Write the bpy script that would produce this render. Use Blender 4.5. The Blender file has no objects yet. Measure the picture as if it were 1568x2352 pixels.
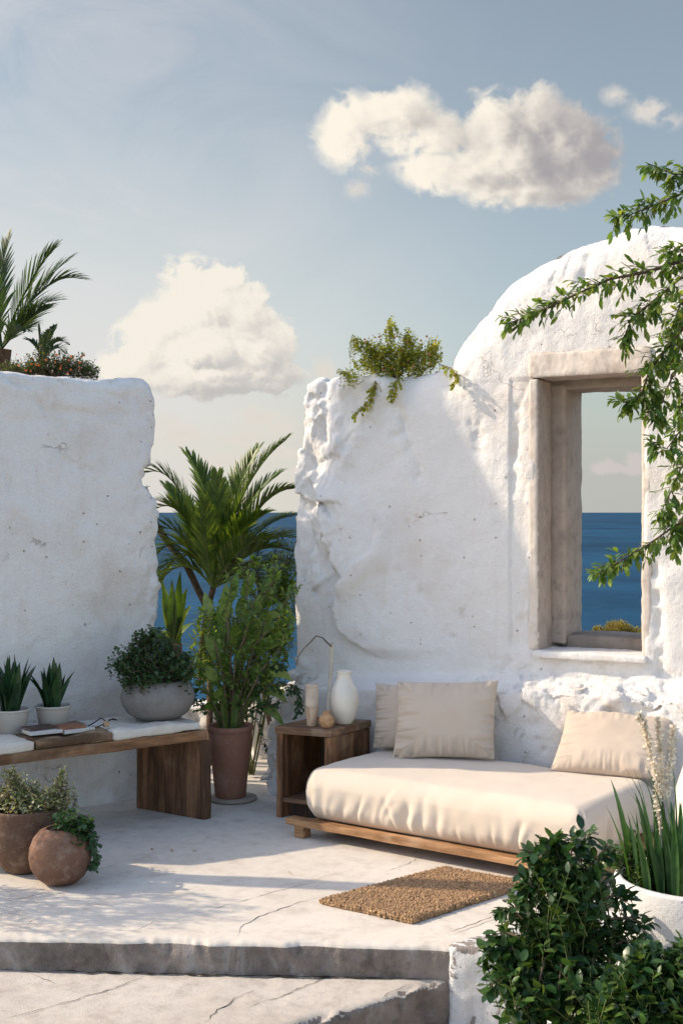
import bpy, bmesh, math, random
import numpy as np
from mathutils import Vector, Matrix
R = math.radians
C = bpy.context.scene
COL = C.collection

# ---------------------------------------------------------------- camera
EYE = 1.7
FD = 2939.3                     # focal length in pixels of the measured picture (1568 px wide)
cam_d = bpy.data.cameras.new('camera')
cam = bpy.data.objects.new('camera', cam_d); COL.objects.link(cam)
cam.location = (0, 0, EYE); cam.rotation_euler = (R(90), 0, 0)
cam_d.sensor_fit = 'VERTICAL'; cam_d.sensor_height = 36.0; cam_d.lens = 45.0
cam_d.clip_start = 0.05; cam_d.clip_end = 200000
C.camera = cam

# ---------------------------------------------------------------- sun, exposure
SUN = Vector((-1.0, 0.16, 0.70)).normalized()      # towards the sun
sd = bpy.data.lights.new('sun', 'SUN'); so = bpy.data.objects.new('sun', sd); COL.objects.link(so)
so.rotation_euler = SUN.to_track_quat('Z', 'Y').to_euler(); so.location = (-6, 1, 8)
sd.energy = 2.12; sd.angle = R(0.55); sd.color = (1.0, 0.84, 0.62)
C.view_settings.view_transform = 'Standard'; C.view_settings.look = 'None'
C.view_settings.exposure = 1.20; C.view_settings.gamma = 1.0
C.view_settings.use_curve_mapping = False
SKY_STRENGTH = 0.125
C.cycles.max_bounces = 8; C.cycles.diffuse_bounces = 4; C.cycles.transparent_max_bounces = 8
C.cycles.caustics_reflective = False; C.cycles.caustics_refractive = False
C.cycles.use_denoising = True

# ---------------------------------------------------------------- node helper
class NT:
    def __init__(s, tree): s.t = tree; s.n = tree.nodes; s.l = tree.links
    def node(s, typ, **kw):
        n = s.n.new(typ)
        for k, v in kw.items(): setattr(n, k, v)
        return n
    def put(s, sock, v):
        if isinstance(v, bpy.types.NodeSocket): s.l.new(v, sock)
        elif v is not None:
            if isinstance(v, (tuple, list)) and len(v) == 3 and sock.type == 'RGBA': v = (*v, 1)
            sock.default_value = v
    def m(s, op, a, b=None, c=None, clamp=False):
        n = s.n.new('ShaderNodeMath'); n.operation = op; n.use_clamp = clamp
        s.put(n.inputs[0], a); s.put(n.inputs[1], b) if b is not None else None
        if c is not None: s.put(n.inputs[2], c)
        return n.outputs[0]
    def vm(s, op, a, b=None, scale=None):
        n = s.n.new('ShaderNodeVectorMath'); n.operation = op
        s.put(n.inputs[0], a)
        if b is not None: s.put(n.inputs[1], b)
        if scale is not None: s.put(n.inputs['Scale'], scale)
        return n.outputs['Value'] if op in ('DOT_PRODUCT', 'LENGTH', 'DISTANCE') else n.outputs[0]
    def noise(s, vec, scale, detail=4, rough=.55, dist=0.0, out='Fac'):
        n = s.n.new('ShaderNodeTexNoise'); s.put(n.inputs['Vector'], vec)
        n.inputs['Scale'].default_value = scale; n.inputs['Detail'].default_value = detail
        n.inputs['Roughness'].default_value = rough; n.inputs['Distortion'].default_value = dist
        return n.outputs[out]
    def vor(s, vec, scale, feature='F1', out='Distance'):
        n = s.n.new('ShaderNodeTexVoronoi'); n.feature = feature; s.put(n.inputs['Vector'], vec)
        n.inputs['Scale'].default_value = scale
        return n.outputs[out]
    def mix(s, f, a, b):
        n = s.n.new('ShaderNodeMix'); n.data_type = 'RGBA'
        s.put(n.inputs[0], f); s.put(n.inputs[6], a); s.put(n.inputs[7], b)
        return n.outputs[2]
    def ss(s, x, lo, hi):
        n = s.n.new('ShaderNodeMapRange'); n.interpolation_type = 'SMOOTHSTEP'
        s.put(n.inputs[0], x); n.inputs[1].default_value = lo; n.inputs[2].default_value = hi
        return n.outputs[0]
    def ramp(s, f, stops):
        n = s.n.new('ShaderNodeValToRGB'); s.put(n.inputs[0], f)
        e = n.color_ramp.elements
        while len(e) < len(stops): e.new(.5)
        for i, (p, c) in enumerate(stops): e[i].position = p; e[i].color = (*c, 1)
        return n.outputs[0]
    def comb(s, x, y, z):
        n = s.n.new('ShaderNodeCombineXYZ'); s.put(n.inputs[0], x); s.put(n.inputs[1], y); s.put(n.inputs[2], z)
        return n.outputs[0]
    def sep(s, v):
        n = s.n.new('ShaderNodeSeparateXYZ'); s.put(n.inputs[0], v); return n.outputs

# ---------------------------------------------------------------- world: sky with clouds far outside the scene
W = bpy.data.worlds.new('World'); C.world = W; W.use_nodes = True
W.node_tree.nodes.clear(); w = NT(W.node_tree)
sky = w.node('ShaderNodeTexSky', sky_type='NISHITA', sun_disc=False)
sky.sun_elevation = math.asin(SUN.z); sky.sun_rotation = math.atan2(SUN.x, SUN.y)
sky.altitude = 0; sky.air_density = 1.0; sky.dust_density = 1.2; sky.ozone_density = 1.0
tc = w.node('ShaderNodeTexCoord')
dx, dy, dz = w.sep(tc.outputs['Generated'])[0:3]
yy = w.m('MAXIMUM', dy, 0.08)
# coordinates on a distant vertical plane to seaward, in hundredths
cx = w.m('MULTIPLY', w.m('DIVIDE', dx, yy), 100.0); cz = w.m('MULTIPLY', w.m('DIVIDE', dz, yy), 100.0)
def q(px, py): return ((px-784)/FD*100, (1175.5-py)/FD*100)
def cloud_group(blobs, seed, sc, amp):
    """density of a cumulus: smooth union of lobes broken up by fractal noise"""
    g = bpy.data.node_groups.new('cloud', 'ShaderNodeTree')
    g.interface.new_socket('X', in_out='INPUT', socket_type='NodeSocketFloat')
    g.interface.new_socket('Z', in_out='INPUT', socket_type='NodeSocketFloat')
    g.interface.new_socket('D', in_out='OUTPUT', socket_type='NodeSocketFloat')
    t = NT(g); i = t.node('NodeGroupInput'); o = t.node('NodeGroupOutput')
    x, z = i.outputs[0], i.outputs[1]
    wc = t.sep(t.noise(t.comb(x, z, seed), .42*sc, 4, .62, 0, 'Color'))
    xx = t.m('ADD', x, t.m('MULTIPLY', t.m('SUBTRACT', wc[0], .5), 2.6*amp)); zz = t.m('ADD', z, t.m('MULTIPLY', t.m('SUBTRACT', wc[1], .5), 2.2*amp))
    acc = None
    for (px, py, a, b) in blobs:
        bx, bz = q(px, py); a = a/FD*100; b = b/FD*100
        ex = t.m('DIVIDE', t.m('SUBTRACT', xx, bx), a); ez = t.m('DIVIDE', t.m('SUBTRACT', zz, bz), b)
        d = t.m('SUBTRACT', 1.0, t.m('SQRT', t.m('ADD', t.m('MULTIPLY', ex, ex), t.m('MULTIPLY', ez, ez))))
        d = t.m('MULTIPLY', d, (a*b)**.5)
        acc = d if acc is None else t.m('SMOOTH_MAX', acc, d, .7)
    n = t.noise(t.comb(xx, zz, seed+3), .50*sc, 7, .54)
    bil = t.m('SUBTRACT', .16, t.m('ABSOLUTE', t.m('SUBTRACT', n, .5)))     # rounded puffs with creased valleys between
    t.put(o.inputs[0], t.m('ADD', acc, t.m('ADD', t.m('MULTIPLY', bil, 4.2*amp), t.m('MULTIPLY', t.m('SUBTRACT', n, .5), 2.6*amp))))
    return g
def cloud(base, blobs, seed, sc=1.0, amp=1.0, soft=(.0, .9), lit=(1.25, 1.15, 1.0), dark=(.50, .52, .55), light=(-.6, .75), thick=3.0, gain=.5, mid=.75, shaded=True, side=None):
    g = cloud_group(blobs, seed, sc, amp)
    def at(ox, oz):
        n = w.node('ShaderNodeGroup'); n.node_tree = g
        w.put(n.inputs[0], w.m('ADD', cx, ox)); w.put(n.inputs[1], w.m('ADD', cz, oz)); return n.outputs[0]
    d0 = at(0, 0); mask = w.ss(d0, *soft)
    depth = w.m('MULTIPLY', w.ss(d0, 0, thick), .25)
    if shaded:      # how much cloud lies between this spot and the sun
        d1 = at(*light); d2 = at(light[0]*3, light[1]*3)
        occ = w.m('ADD', w.m('MULTIPLY', w.m('SUBTRACT', d1, d0), .55), w.m('MULTIPLY', w.m('SUBTRACT', d2, d0), .40))
        depth = w.m('ADD', depth, w.m('MULTIPLY', occ, gain))
    if side is not None: depth = w.m('ADD', depth, side)
    lum = w.m('SUBTRACT', mid, depth); lum = w.ss(lum, 0, 1)
    return w.mix(mask, base, w.mix(lum, dark, lit))
# sky colour: the Nishita sky, milky with sea haze
hsv = w.node('ShaderNodeHueSaturation'); hsv.inputs['Saturation'].default_value = .64
w.put(hsv.inputs['Color'], sky.outputs[0])
plain_sky = w.vm('MULTIPLY', sky.outputs[0], (SKY_STRENGTH*1.2, SKY_STRENGTH*1.12, SKY_STRENGTH*1.03))
SK = w.vm('MULTIPLY', hsv.outputs[0], (SKY_STRENGTH*.445, SKY_STRENGTH*.46, SKY_STRENGTH*.435))
low = w.m('MULTIPLY', w.ss(cz, 38, 6.0), w.ss(cx, 22, -22))
SK = w.mix(w.m('MULTIPLY', low, .95), SK, (.335, .332, .315))
low2 = w.m('MULTIPLY', w.ss(cz, 14, .0), .9)
SK = w.mix(low2, SK, w.mix(w.ss(cx, -8, 16), (.315, .298, .262), (.222, .226, .212)))
# high thin veil, brighter towards the sun side
veil = w.noise(w.comb(w.m('MULTIPLY', cx, .045), w.m('MULTIPLY', cz, .085), 2.0), 1.0, 6, .6, .8)
veilf = w.m('MULTIPLY', w.ss(veil, .32, .72), w.ss(cx, 22, -30))
veiled = w.mix(w.m('MULTIPLY', veilf, .55), SK, (.325, .318, .325))
A = [(805,290,72,78),(775,330,50,48),(905,270,105,72),(1000,310,85,50),(950,322,80,34),(1150,315,80,105),(1245,285,75,80),(1190,365,150,105),(1300,345,120,105),(1345,390,65,62),(1080,400,165,46),(1210,440,150,42),(975,385,70,38)]
B = [(430,625,55,40),(505,650,70,48),(470,705,110,80),(560,720,70,80),(400,745,95,75),(590,800,85,80),(330,800,85,65),(470,800,150,80),(290,850,70,45),(640,860,50,42),(470,862,215,48)]
Dd = [(1410,218,28,22),(1490,255,50,30),(1535,275,25,18),(1095,207,16,10),(820,435,26,18),(850,385,26,16)]
E = [(420,1000,60,24),(520,1060,80,22),(600,960,55,30),(690,1090,60,20),(740,850,36,30),(640,985,45,28),(560,1010,60,22),(385,975,28,30),(640,1040,70,20)]
F = [(1395,1068,32,16),(1370,1078,30,10),(1460,1060,26,22),(1425,1078,60,9),(1480,1080,40,10)]
hi = cloud(veiled, Dd, 15.0, 1.3, .55, (-.2, 1.2), (.345,.32,.29), (.22,.22,.235), shaded=False)
sideA = w.m('ADD', w.m('MULTIPLY', w.ss(cx, 2, 19), .42), w.m('MULTIPLY', w.ss(cz, 25, 30), .12))
hi = cloud(hi, A, 11.0, .85, .95, (-.2, 1.3), (.430,.396,.342), (.165,.157,.165), light=(-.8,.2), gain=.26, mid=1.02, side=sideA)
lo = cloud(veiled, E, 21.0, 1.1, .6, (-.2, 1.4), (.345,.318,.285), (.27,.262,.245), shaded=False)
lo = cloud(lo, F, 31.0, 1.8, .4, (-.05, .6), (.285,.258,.242), (.20,.20,.205), shaded=False)
sideB = w.m('ADD', w.m('MULTIPLY', w.ss(cz, 13.5, 9.0), .30), w.m('MULTIPLY', w.ss(cx, -12, -3), .26))
lo = cloud(lo, B, 5.0, 1.0, .95, (-.1, .85), (.400,.374,.332), (.245,.234,.226), light=(-.45,.45), gain=.42, mid=1.06, side=sideB)
def bgn(c):
    n = w.node('ShaderNodeBackground'); w.put(n.inputs[0], c); n.inputs[1].default_value = 1.0; return n.outputs[0]
def shmix(f, a, b):
    n = w.node('ShaderNodeMixShader'); w.put(n.inputs[0], f); w.l.new(a, n.inputs[1]); w.l.new(b, n.inputs[2]); return n.outputs[0]
# the clouds stand only over the sea; elsewhere the sky is clear
sea_side = w.m('MULTIPLY', w.ss(dy, .50, .80), w.ss(w.m('ABSOLUTE', cx), 80.0, 45.0))
sea_side = w.m('MULTIPLY', sea_side, w.m('GREATER_THAN', cz, -1.0))
upper = w.m('GREATER_THAN', cz, 20.8)
sh = shmix(sea_side, bgn(plain_sky), shmix(upper, bgn(lo), bgn(hi)))
wo = w.node('ShaderNodeOutputWorld'); w.l.new(sh, wo.inputs[0])
W.cycles.sampling_method = 'MANUAL'; W.cycles.sample_map_resolution = 512
# ---------------------------------------------------------------- materials
def pos(t): return t.node('ShaderNodeNewGeometry').outputs['Position']
def new_mat(name):
    m = bpy.data.materials.new(name); m.use_nodes = True; m.node_tree.nodes.clear()
    t = NT(m.node_tree); b = t.node('ShaderNodeBsdfPrincipled'); o = t.node('ShaderNodeOutputMaterial')
    t.l.new(b.outputs[0], o.inputs[0]); return m, t, b, o
def bump(t, b, h, strength, dist):
    n = t.node('ShaderNodeBump'); n.inputs['Strength'].default_value = strength; n.inputs['Distance'].default_value = dist
    t.put(n.inputs['Height'], h); t.l.new(n.outputs[0], b.inputs['Normal'])
def stucco(name, base, stain, dirt, stain_amt=.5, bump_s=.6, seed=0.0, pit=.6, peel=False):
    m, t, b, o = new_mat(name); p = t.vm('ADD', pos(t), (seed, seed*.7, seed*.3))
    n1 = t.noise(p, 1.3, 6, .62, .5); n2 = t.noise(p, 5.0, 6, .65, .3); n3 = t.noise(t.vm('MULTIPLY', p, (4., 4., .6)), 1.6, 5, .6)
    c = t.mix(t.m('MULTIPLY', t.ss(n1, .50, .68), stain_amt), base, stain)
    if peel: c = t.mix(t.ss(t.noise(p, 4.2, 6, .66, .6), .545, .575), c, (.27, .235, .215))
    c = t.mix(t.m('MULTIPLY', t.ss(n3, .55, .75), stain_amt*.6), c, stain)
    c = t.mix(t.m('MULTIPLY', t.m('MULTIPLY', t.ss(n2, .60, .72), t.ss(n1, .45, .6)), stain_amt), c, dirt)
    sp_ = t.noise(p, 120, 3, .7); c = t.mix(t.m('MULTIPLY', t.ss(sp_, .54, .70), .30), c, dirt)
    st_ = t.noise(t.vm('MULTIPLY', p, (9., 9., .9)), 1.0, 4, .6); c = t.mix(t.m('MULTIPLY', t.ss(st_, .56, .74), stain_amt*.45), c, stain)
    wv_ = t.vm('ADD', p, t.vm('SCALE', t.noise(p, 3.0, 5, .65, 0, 'Color'), scale=.45))
    ve = t.vor(wv_, 1.9, 'DISTANCE_TO_EDGE'); vein = t.m('MULTIPLY', t.ss(ve, .010, .002), t.ss(t.noise(p, 2.6, 3, .6), .56, .64))
    c = t.mix(t.m('MULTIPLY', vein, .38), c, dirt)
    # small pits and specks
    vd = t.vor(p, 17, 'F1'); rnd = t.vor(p, 17, 'F1', 'Color')
    pitm = t.m('MULTIPLY', t.ss(vd, .13, .05), t.ss(t.sep(rnd)[0], .72, .80))
    c = t.mix(t.m('MULTIPLY', pitm, pit), c, (.22, .15, .10))
    t.put(b.inputs['Base Color'], c); b.inputs['Roughness'].default_value = .92
    b.inputs['Specular IOR Level'].default_value = .2
    h = t.m('ADD', t.m('MULTIPLY', t.noise(p, 9, 5, .6), 1.4), t.m('ADD', t.m('MULTIPLY', t.noise(p, 75, 4, .7), .34), t.m('MULTIPLY', t.noise(p, 220, 2, .6), .34)))
    h = t.m('SUBTRACT', t.m('SUBTRACT', h, t.m('MULTIPLY', pitm, .8)), t.m('MULTIPLY', vein, .5))
    bump(t, b, h, bump_s, .02)
    return m
def concrete(name, a, bcol, dark, bump_s=.4, seed=0.0, spec=.25, grit=.35, streak=None):
    m, t, b, o = new_mat(name); p = t.vm('ADD', pos(t), (seed, seed*.7, seed*.3))
    n1 = t.noise(p, 1.1, 6, .6, .4); n2 = t.noise(p, 4.5, 7, .65, .4); n3 = t.noise(p, 55, 3, .7)
    c = t.mix(t.ss(n1, .38, .66), a, bcol)
    c = t.mix(t.m('MULTIPLY', t.ss(n2, .52, .72), .55), c, dark)
    c = t.mix(t.m('MULTIPLY', t.ss(n3, .55, .75), grit), c, dark)
    if streak:
        sk = t.noise(t.vm('MULTIPLY', p, (5., 5., 3.2)), 1.0, 7, .70, .9); c = t.mix(t.m('MULTIPLY', t.ss(sk, .50, .66), .55), c, streak); c = t.mix(t.m('MULTIPLY', t.ss(sk, .47, .34), .5), c, dark)
    n4 = t.noise(p, 14, 5, .7); c = t.mix(t.m('MULTIPLY', t.ss(n4, .48, .70), grit*1.4), c, dark)
    c = t.mix(t.m('MULTIPLY', t.ss(n4, .50, .30), grit*.8), c, t.vm('SCALE', a, scale=1.18))
    t.put(b.inputs['Base Color'], c); b.inputs['Roughness'].default_value = .85; b.inputs['Specular IOR Level'].default_value = spec
    h = t.m('ADD', t.m('MULTIPLY', n2, .9), t.m('ADD', t.m('MULTIPLY', n3, .35), t.m('MULTIPLY', t.noise(p, 160, 2, .6), .2)))
    bump(t, b, h, bump_s, .012)
    return m
def wood(name, d, light, dark, worn=(.55, .45, .33), wear=.35, seed=0.0, rough=.62):
    m, t, b, o = new_mat(name); p = t.vm('ADD', pos(t), (seed, seed*.37, seed*.61))
    d = Vector(d).normalized()
    al = t.vm('DOT_PRODUCT', p, tuple(d)); v = t.vm('ADD', t.vm('SCALE', p, scale=14.0), t.vm('SCALE', tuple(d), scale=t.m('MULTIPLY', al, -12.6)))
    n1 = t.noise(v, 1.0, 6, .62, .8); n2 = t.noise(v, 5.5, 4, .7, .2); n3 = t.noise(p, 3.2, 4, .6)
    f = t.m('ADD', t.m('MULTIPLY', n1, .65), t.m('MULTIPLY', n2, .35))
    c = t.ramp(f, [(.34, tuple(x*.7 for x in dark)), (.46, dark), (.55, tuple((a+bb)/2 for a, bb in zip(light, dark))), (.68, tuple(x*1.15 for x in light))])
    c = t.mix(t.m('MULTIPLY', t.ss(n3, .52, .72), wear), c, worn)
    vd = t.vor(p, 6.0, 'F1'); rn = t.sep(t.vor(p, 6.0, 'F1', 'Color'))[0]
    knot = t.m('MULTIPLY', t.ss(vd, .13, .05), t.ss(rn, .78, .82))
    c = t.mix(t.m('MULTIPLY', knot, .85), c, tuple(x*.25 for x in dark))
    t.put(b.inputs['Base Color'], c); b.inputs['Roughness'].default_value = rough; b.inputs['Specular IOR Level'].default_value = .3
    bump(t, b, t.m('ADD', n1, t.m('MULTIPLY', n2, .6)), .5, .004)
    return m
def fabric(name, col, col2, seed=0.0):
    m, t, b, o = new_mat(name); p = pos(t)
    n = t.noise(p, 3, 4, .6); wv = t.noise(t.vm('MULTIPLY', p, (1, 1, 1)), 420, 2, .6)
    t.put(b.inputs['Base Color'], t.mix(t.ss(n, .3, .7), col, col2)); b.inputs['Roughness'].default_value = .95
    b.inputs['Specular IOR Level'].default_value = .12; b.inputs['Sheen Weight'].default_value = .15
    bump(t, b, t.m('ADD', wv, t.m('MULTIPLY', t.noise(p, 30, 4, .6), .7)), .3, .004)
    return m
def leafm(name, cols, rough=.42, trans=.35, tcol=None, spec=.4):
    m, t, b, o = new_mat(name); g = t.node('ShaderNodeNewGeometry')
    n = len(cols); c = t.ramp(g.outputs['Random Per Island'], [(i/max(1, n-1), x) for i, x in enumerate(cols)])
    nn = t.noise(g.outputs['Position'], 22, 3, .6)
    c2 = t.mix(t.ss(nn, .3, .75), t.vm('SCALE', c, scale=.75), t.vm('SCALE', c, scale=1.2))
    t.put(b.inputs['Base Color'], c2); b.inputs['Roughness'].default_value = rough; b.inputs['Specular IOR Level'].default_value = spec
    tr = t.node('ShaderNodeBsdfTranslucent')
    tint = t.node('ShaderNodeMix', data_type='RGBA', blend_type='MULTIPLY'); tint.inputs[0].default_value = 1.0
    t.put(tint.inputs[6], c2); t.put(tint.inputs[7], tcol or (2.6, 2.4, .8)); t.put(tr.inputs['Color'], tint.outputs[2])
    mx = t.node('ShaderNodeMixShader'); mx.inputs[0].default_value = trans
    t.l.new(b.outputs[0], mx.inputs[1]); t.l.new(tr.outputs[0], mx.inputs[2]); t.l.new(mx.outputs[0], o.inputs[0])
    return m
def plain(name, col, rough=.6, spec=.4, var=.15, sc=8, bs=.15):
    m, t, b, o = new_mat(name); n = t.noise(pos(t), sc, 5, .6)
    t.put(b.inputs['Base Color'], t.mix(t.ss(n, .3, .7), tuple(x*(1-var) for x in col), tuple(min(1, x*(1+var)) for x in col)))
    b.inputs['Roughness'].default_value = rough; b.inputs['Specular IOR Level'].default_value = spec
    bump(t, b, t.noise(pos(t), sc*6, 4, .6), bs, .006)
    return m
M = {}
M['stucco'] = stucco('whitewash', (.77, .745, .73), (.66, .56, .48), (.46, .34, .25), .46, .72)
M['stucco_l'] = stucco('whitewash_worn', (.82, .80, .79), (.68, .585, .51), (.46, .37, .30), .55, 1.0, 3.3, .5)
M['plinth'] = stucco('whitewash_peeling', (.70, .69, .69), (.36, .30, .265), (.17, .145, .13), .75, .7, 8.1, .8, True)
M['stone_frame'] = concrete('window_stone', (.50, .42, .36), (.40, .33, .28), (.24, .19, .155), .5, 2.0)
M['stone_front'] = concrete('window_stone_front', (.68, .60, .53), (.58, .50, .44), (.40, .32, .265), .5, 2.6)  # paler copy of the window stone for outward faces: sunlit tone put into the colour
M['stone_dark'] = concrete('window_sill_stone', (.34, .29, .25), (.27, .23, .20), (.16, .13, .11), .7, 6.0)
M['floor'] = concrete('terrace_screed', (.645, .59, .525), (.58, .525, .46), (.40, .345, .30), .20, 1.0, .25, .28)
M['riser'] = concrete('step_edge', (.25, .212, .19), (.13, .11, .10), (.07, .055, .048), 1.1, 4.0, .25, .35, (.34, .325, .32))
M['tread'] = concrete('step_tread', (.55, .50, .445), (.46, .41, .36), (.33, .285, .245), .45, 5.0)
M['crack'] = plain('crack', (.045, .036, .03), .95, .1)
BD = (.8, .6, 0)
M['bench_h'] = wood('bench_rail_wood', BD, (.33, .17, .08), (.12, .057, .027), (.40, .27, .165), .5)
M['bench_v'] = wood('bench_panel_wood', (0, 0, 1), (.27, .138, .072), (.085, .041, .022), (.36, .25, .165), .55, 2.2)
M['rough_wood'] = wood('rough_slab_wood', BD, (.33, .21, .12), (.10, .058, .032), (.38, .27, .17), .5, 4.0, .8)
M['table_h'] = wood('table_top_wood', (1, -.4, 0), (.34, .20, .118), (.14, .074, .042), (.42, .31, .22), .55, 7.0)
M['table_v'] = wood('table_side_wood', (0, 0, 1), (.37, .18, .085), (.11, .052, .025), (.42, .28, .17), .5, 9.0)
M['table_in'] = wood('table_inner_wood', (0, 0, 1), (.085, .045, .026), (.03, .016, .01), (.11, .07, .05), .2, 3.0)  # inside of the box: its shade put into a much darker wood colour
M['bed_wood'] = wood('daybed_wood', (1, -.73, 0), (.54, .31, .16), (.25, .13, .06), (.62, .46, .32), .5, 11.0)
M['linen'] = fabric('beige_linen', (.60, .51, .425), (.63, .54, .455))
M['linen_c'] = fabric('cushion_linen', (.50, .41, .335), (.54, .445, .365), 2)
M['linen_w'] = stucco('plaster_slab', (.62, .585, .53), (.50, .42, .35), (.34, .27, .21), .5, .35, 5.5, .35)
M['bowl'] = concrete('bowl_concrete', (.235, .222, .215), (.17, .16, .155), (.105, .098, .094), .35, 9.0, .3, .2)
M['pot_white'] = plain('glazed_white_pot', (.46, .425, .395), .5, .4, .06, 6, .08)
M['terracotta'] = concrete('old_terracotta', (.30, .145, .098), (.21, .105, .075), (.44, .33, .26), .3, 12.0, .3, .15)
M['clay_brown'] = concrete('brown_clay', (.17, .10, .066), (.105, .060, .040), (.30, .225, .17), .6, 14.0, .3, .3)
M['clay_red'] = concrete('rust_clay', (.22, .115, .074), (.10, .052, .034), (.38, .29, .23), .6, 16.0, .3, .25)
M['soil'] = plain('soil', (.045, .032, .024), .95, .1, .4, 60, .9)
M['saucer'] = concrete('stone_saucer', (.40, .34, .29), (.31, .26, .22), (.22, .18, .15), .6, 3.5)
M['vase'] = plain('cream_glaze', (.72, .66, .575), .22, .5, .07, 9, .04)
M['cup'] = plain('beige_clay', (.52, .43, .35), .7, .3, .12, 14, .3)
M['cup_low'] = wood('grooved_clay', (0, 0, 1), (.56, .43, .31), (.30, .20, .13), (.58, .47, .36), .3, 5.0)
M['woven'] = plain('woven_fibre', (.50, .29, .155), .85, .2, .2, 40, .8)
M['twig'] = plain('dry_twig', (.16, .11, .08), .85, .2, .3, 40, .4)
M['bamboo'] = plain('dry_bamboo', (.62, .52, .41), .7, .3, .12, 20, .3)
M['coir'] = plain('coir', (.42, .265, .15), .95, .1, .35, 45, .9)
M['coir_base'] = plain('coir_backing', (.30, .18, .10), .95, .1, .3, 60, .9)
M['planter'] = stucco('planter_white', (.66, .655, .65), (.54, .50, .47), (.48, .42, .38), .35, .35, 2.5, .2)
M['stem'] = plain('green_stem', (.12, .13, .04), .7, .3, .3, 40, .2)
M['bark'] = plain('brown_bark', (.10, .068, .047), .9, .2, .4, 30, .9)
M['flower_o'] = leafm('orange_flower', [(.50, .12, .03), (.58, .20, .04), (.42, .08, .04)], .6, .3, (1.2, 1.1, .9))
M['pampas'] = leafm('dry_white_bloom', [(.80, .73, .60), (.84, .78, .66), (.72, .64, .50)], .9, .3, (1.1, 1.0, .9), .1)
M['leaf_shrub'] = leafm('shrub_leaf', [(.012, .036, .014), (.024, .064, .020), (.07, .14, .032), (.014, .044, .017), (.03, .08, .02), (.10, .15, .035), (.02, .055, .022)], .33, .22)
M['leaf_vine'] = leafm('vine_leaf', [(.045, .10, .02), (.07, .145, .028), (.14, .22, .04), (.05, .115, .024), (.22, .26, .05), (.035, .08, .02), (.10, .17, .03)], .38, .35)
M['leaf_shoot'] = leafm('shoot_leaf', [(.06, .12, .03), (.10, .18, .04), (.17, .24, .06), (.075, .15, .04), (.22, .27, .09)], .4, .4)
M['leaf_ivy'] = leafm('ivy_leaf', [(.022, .055, .022), (.035, .085, .028), (.05, .11, .04), (.028, .065, .03)], .5, .25)
M['leaf_wall'] = leafm('wall_bush_leaf', [(.20, .24, .03), (.28, .30, .04), (.13, .19, .03), (.32, .26, .05), (.24, .28, .04)], .5, .45)
M['leaf_dark_bush'] = leafm('dark_bush_leaf', [(.05, .085, .02), (.075, .115, .028), (.11, .11, .03), (.04, .07, .02)], .5, .3)
M['leaf_palm'] = leafm('palm_leaf', [(.06, .115, .02), (.095, .16, .026), (.16, .21, .035), (.045, .095, .02), (.12, .17, .03)], .36, .3, (2.4, 2.2, .5))
M['leaf_palm_d'] = leafm('date_palm_leaf', [(.022, .05, .018), (.034, .07, .022), (.05, .09, .024)], .4, .25)
M['leaf_paddle'] = leafm('paddle_leaf', [(.055, .11, .03), (.09, .165, .038), (.20, .27, .08), (.06, .13, .035), (.14, .20, .065)], .32, .3)
M['leaf_snake'] = leafm('snake_leaf', [(.012, .036, .016), (.018, .052, .02), (.028, .075, .026)], .34, .12)
M['leaf_sword'] = leafm('sword_leaf', [(.022, .062, .022), (.035, .09, .03), (.055, .12, .035), (.028, .07, .028)], .36, .2)
M['leaf_pale'] = leafm('variegated_leaf', [(.14, .19, .05), (.36, .38, .18), (.55, .53, .40), (.10, .15, .035), (.42, .32, .22)], .55, .35, (1.5, 1.5, .9))
M['leaf_pine'] = leafm('pine_needle', [(.26, .23, .04), (.36, .29, .05), (.16, .16, .035)], .6, .3)
M['leather'] = plain('brown_leather', (.22, .085, .045), .5, .4, .25, 30, .3)
M['leather_d'] = plain('dark_leather', (.055, .03, .022), .5, .4, .25, 30, .3)
M['page'] = plain('book_pages', (.66, .59, .48), .9, .1, .08, 80, .3)
M['cover_grey'] = plain('grey_cover', (.50, .50, .50), .6, .3, .06, 30, .1)
M['black'] = plain('black_cord', (.02, .018, .016), .6, .3)
M['cork'] = plain('cork', (.42, .29, .18), .8, .2, .2, 60, .4)
M['dry_leaf'] = plain('dry_leaf', (.30, .16, .07), .8, .2, .3, 40, .2)
def sea_mat():
    m, t, b, o = new_mat('sea_water'); p = pos(t)
    n1 = t.noise(t.vm('MULTIPLY', p, (.035, .06, 1)), 1.0, 7, .66, .3); n2 = t.noise(t.vm('MULTIPLY', p, (.004, .003, 1)), 1.0, 13, .76)
    t.put(b.inputs['Base Color'], t.mix(t.ss(n2, .36, .64), (.002, .027, .062), (.009, .066, .135)))
    b.inputs['Roughness'].default_value = .6; b.inputs['Specular IOR Level'].default_value = .07
    bump(t, b, n1, .9, 2.5)
    return m
M['sea'] = sea_mat()
M['earth'] = concrete('hillside_earth', (.30, .25, .18), (.20, .18, .11), (.10, .11, .05), .8, 2.7)
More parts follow.
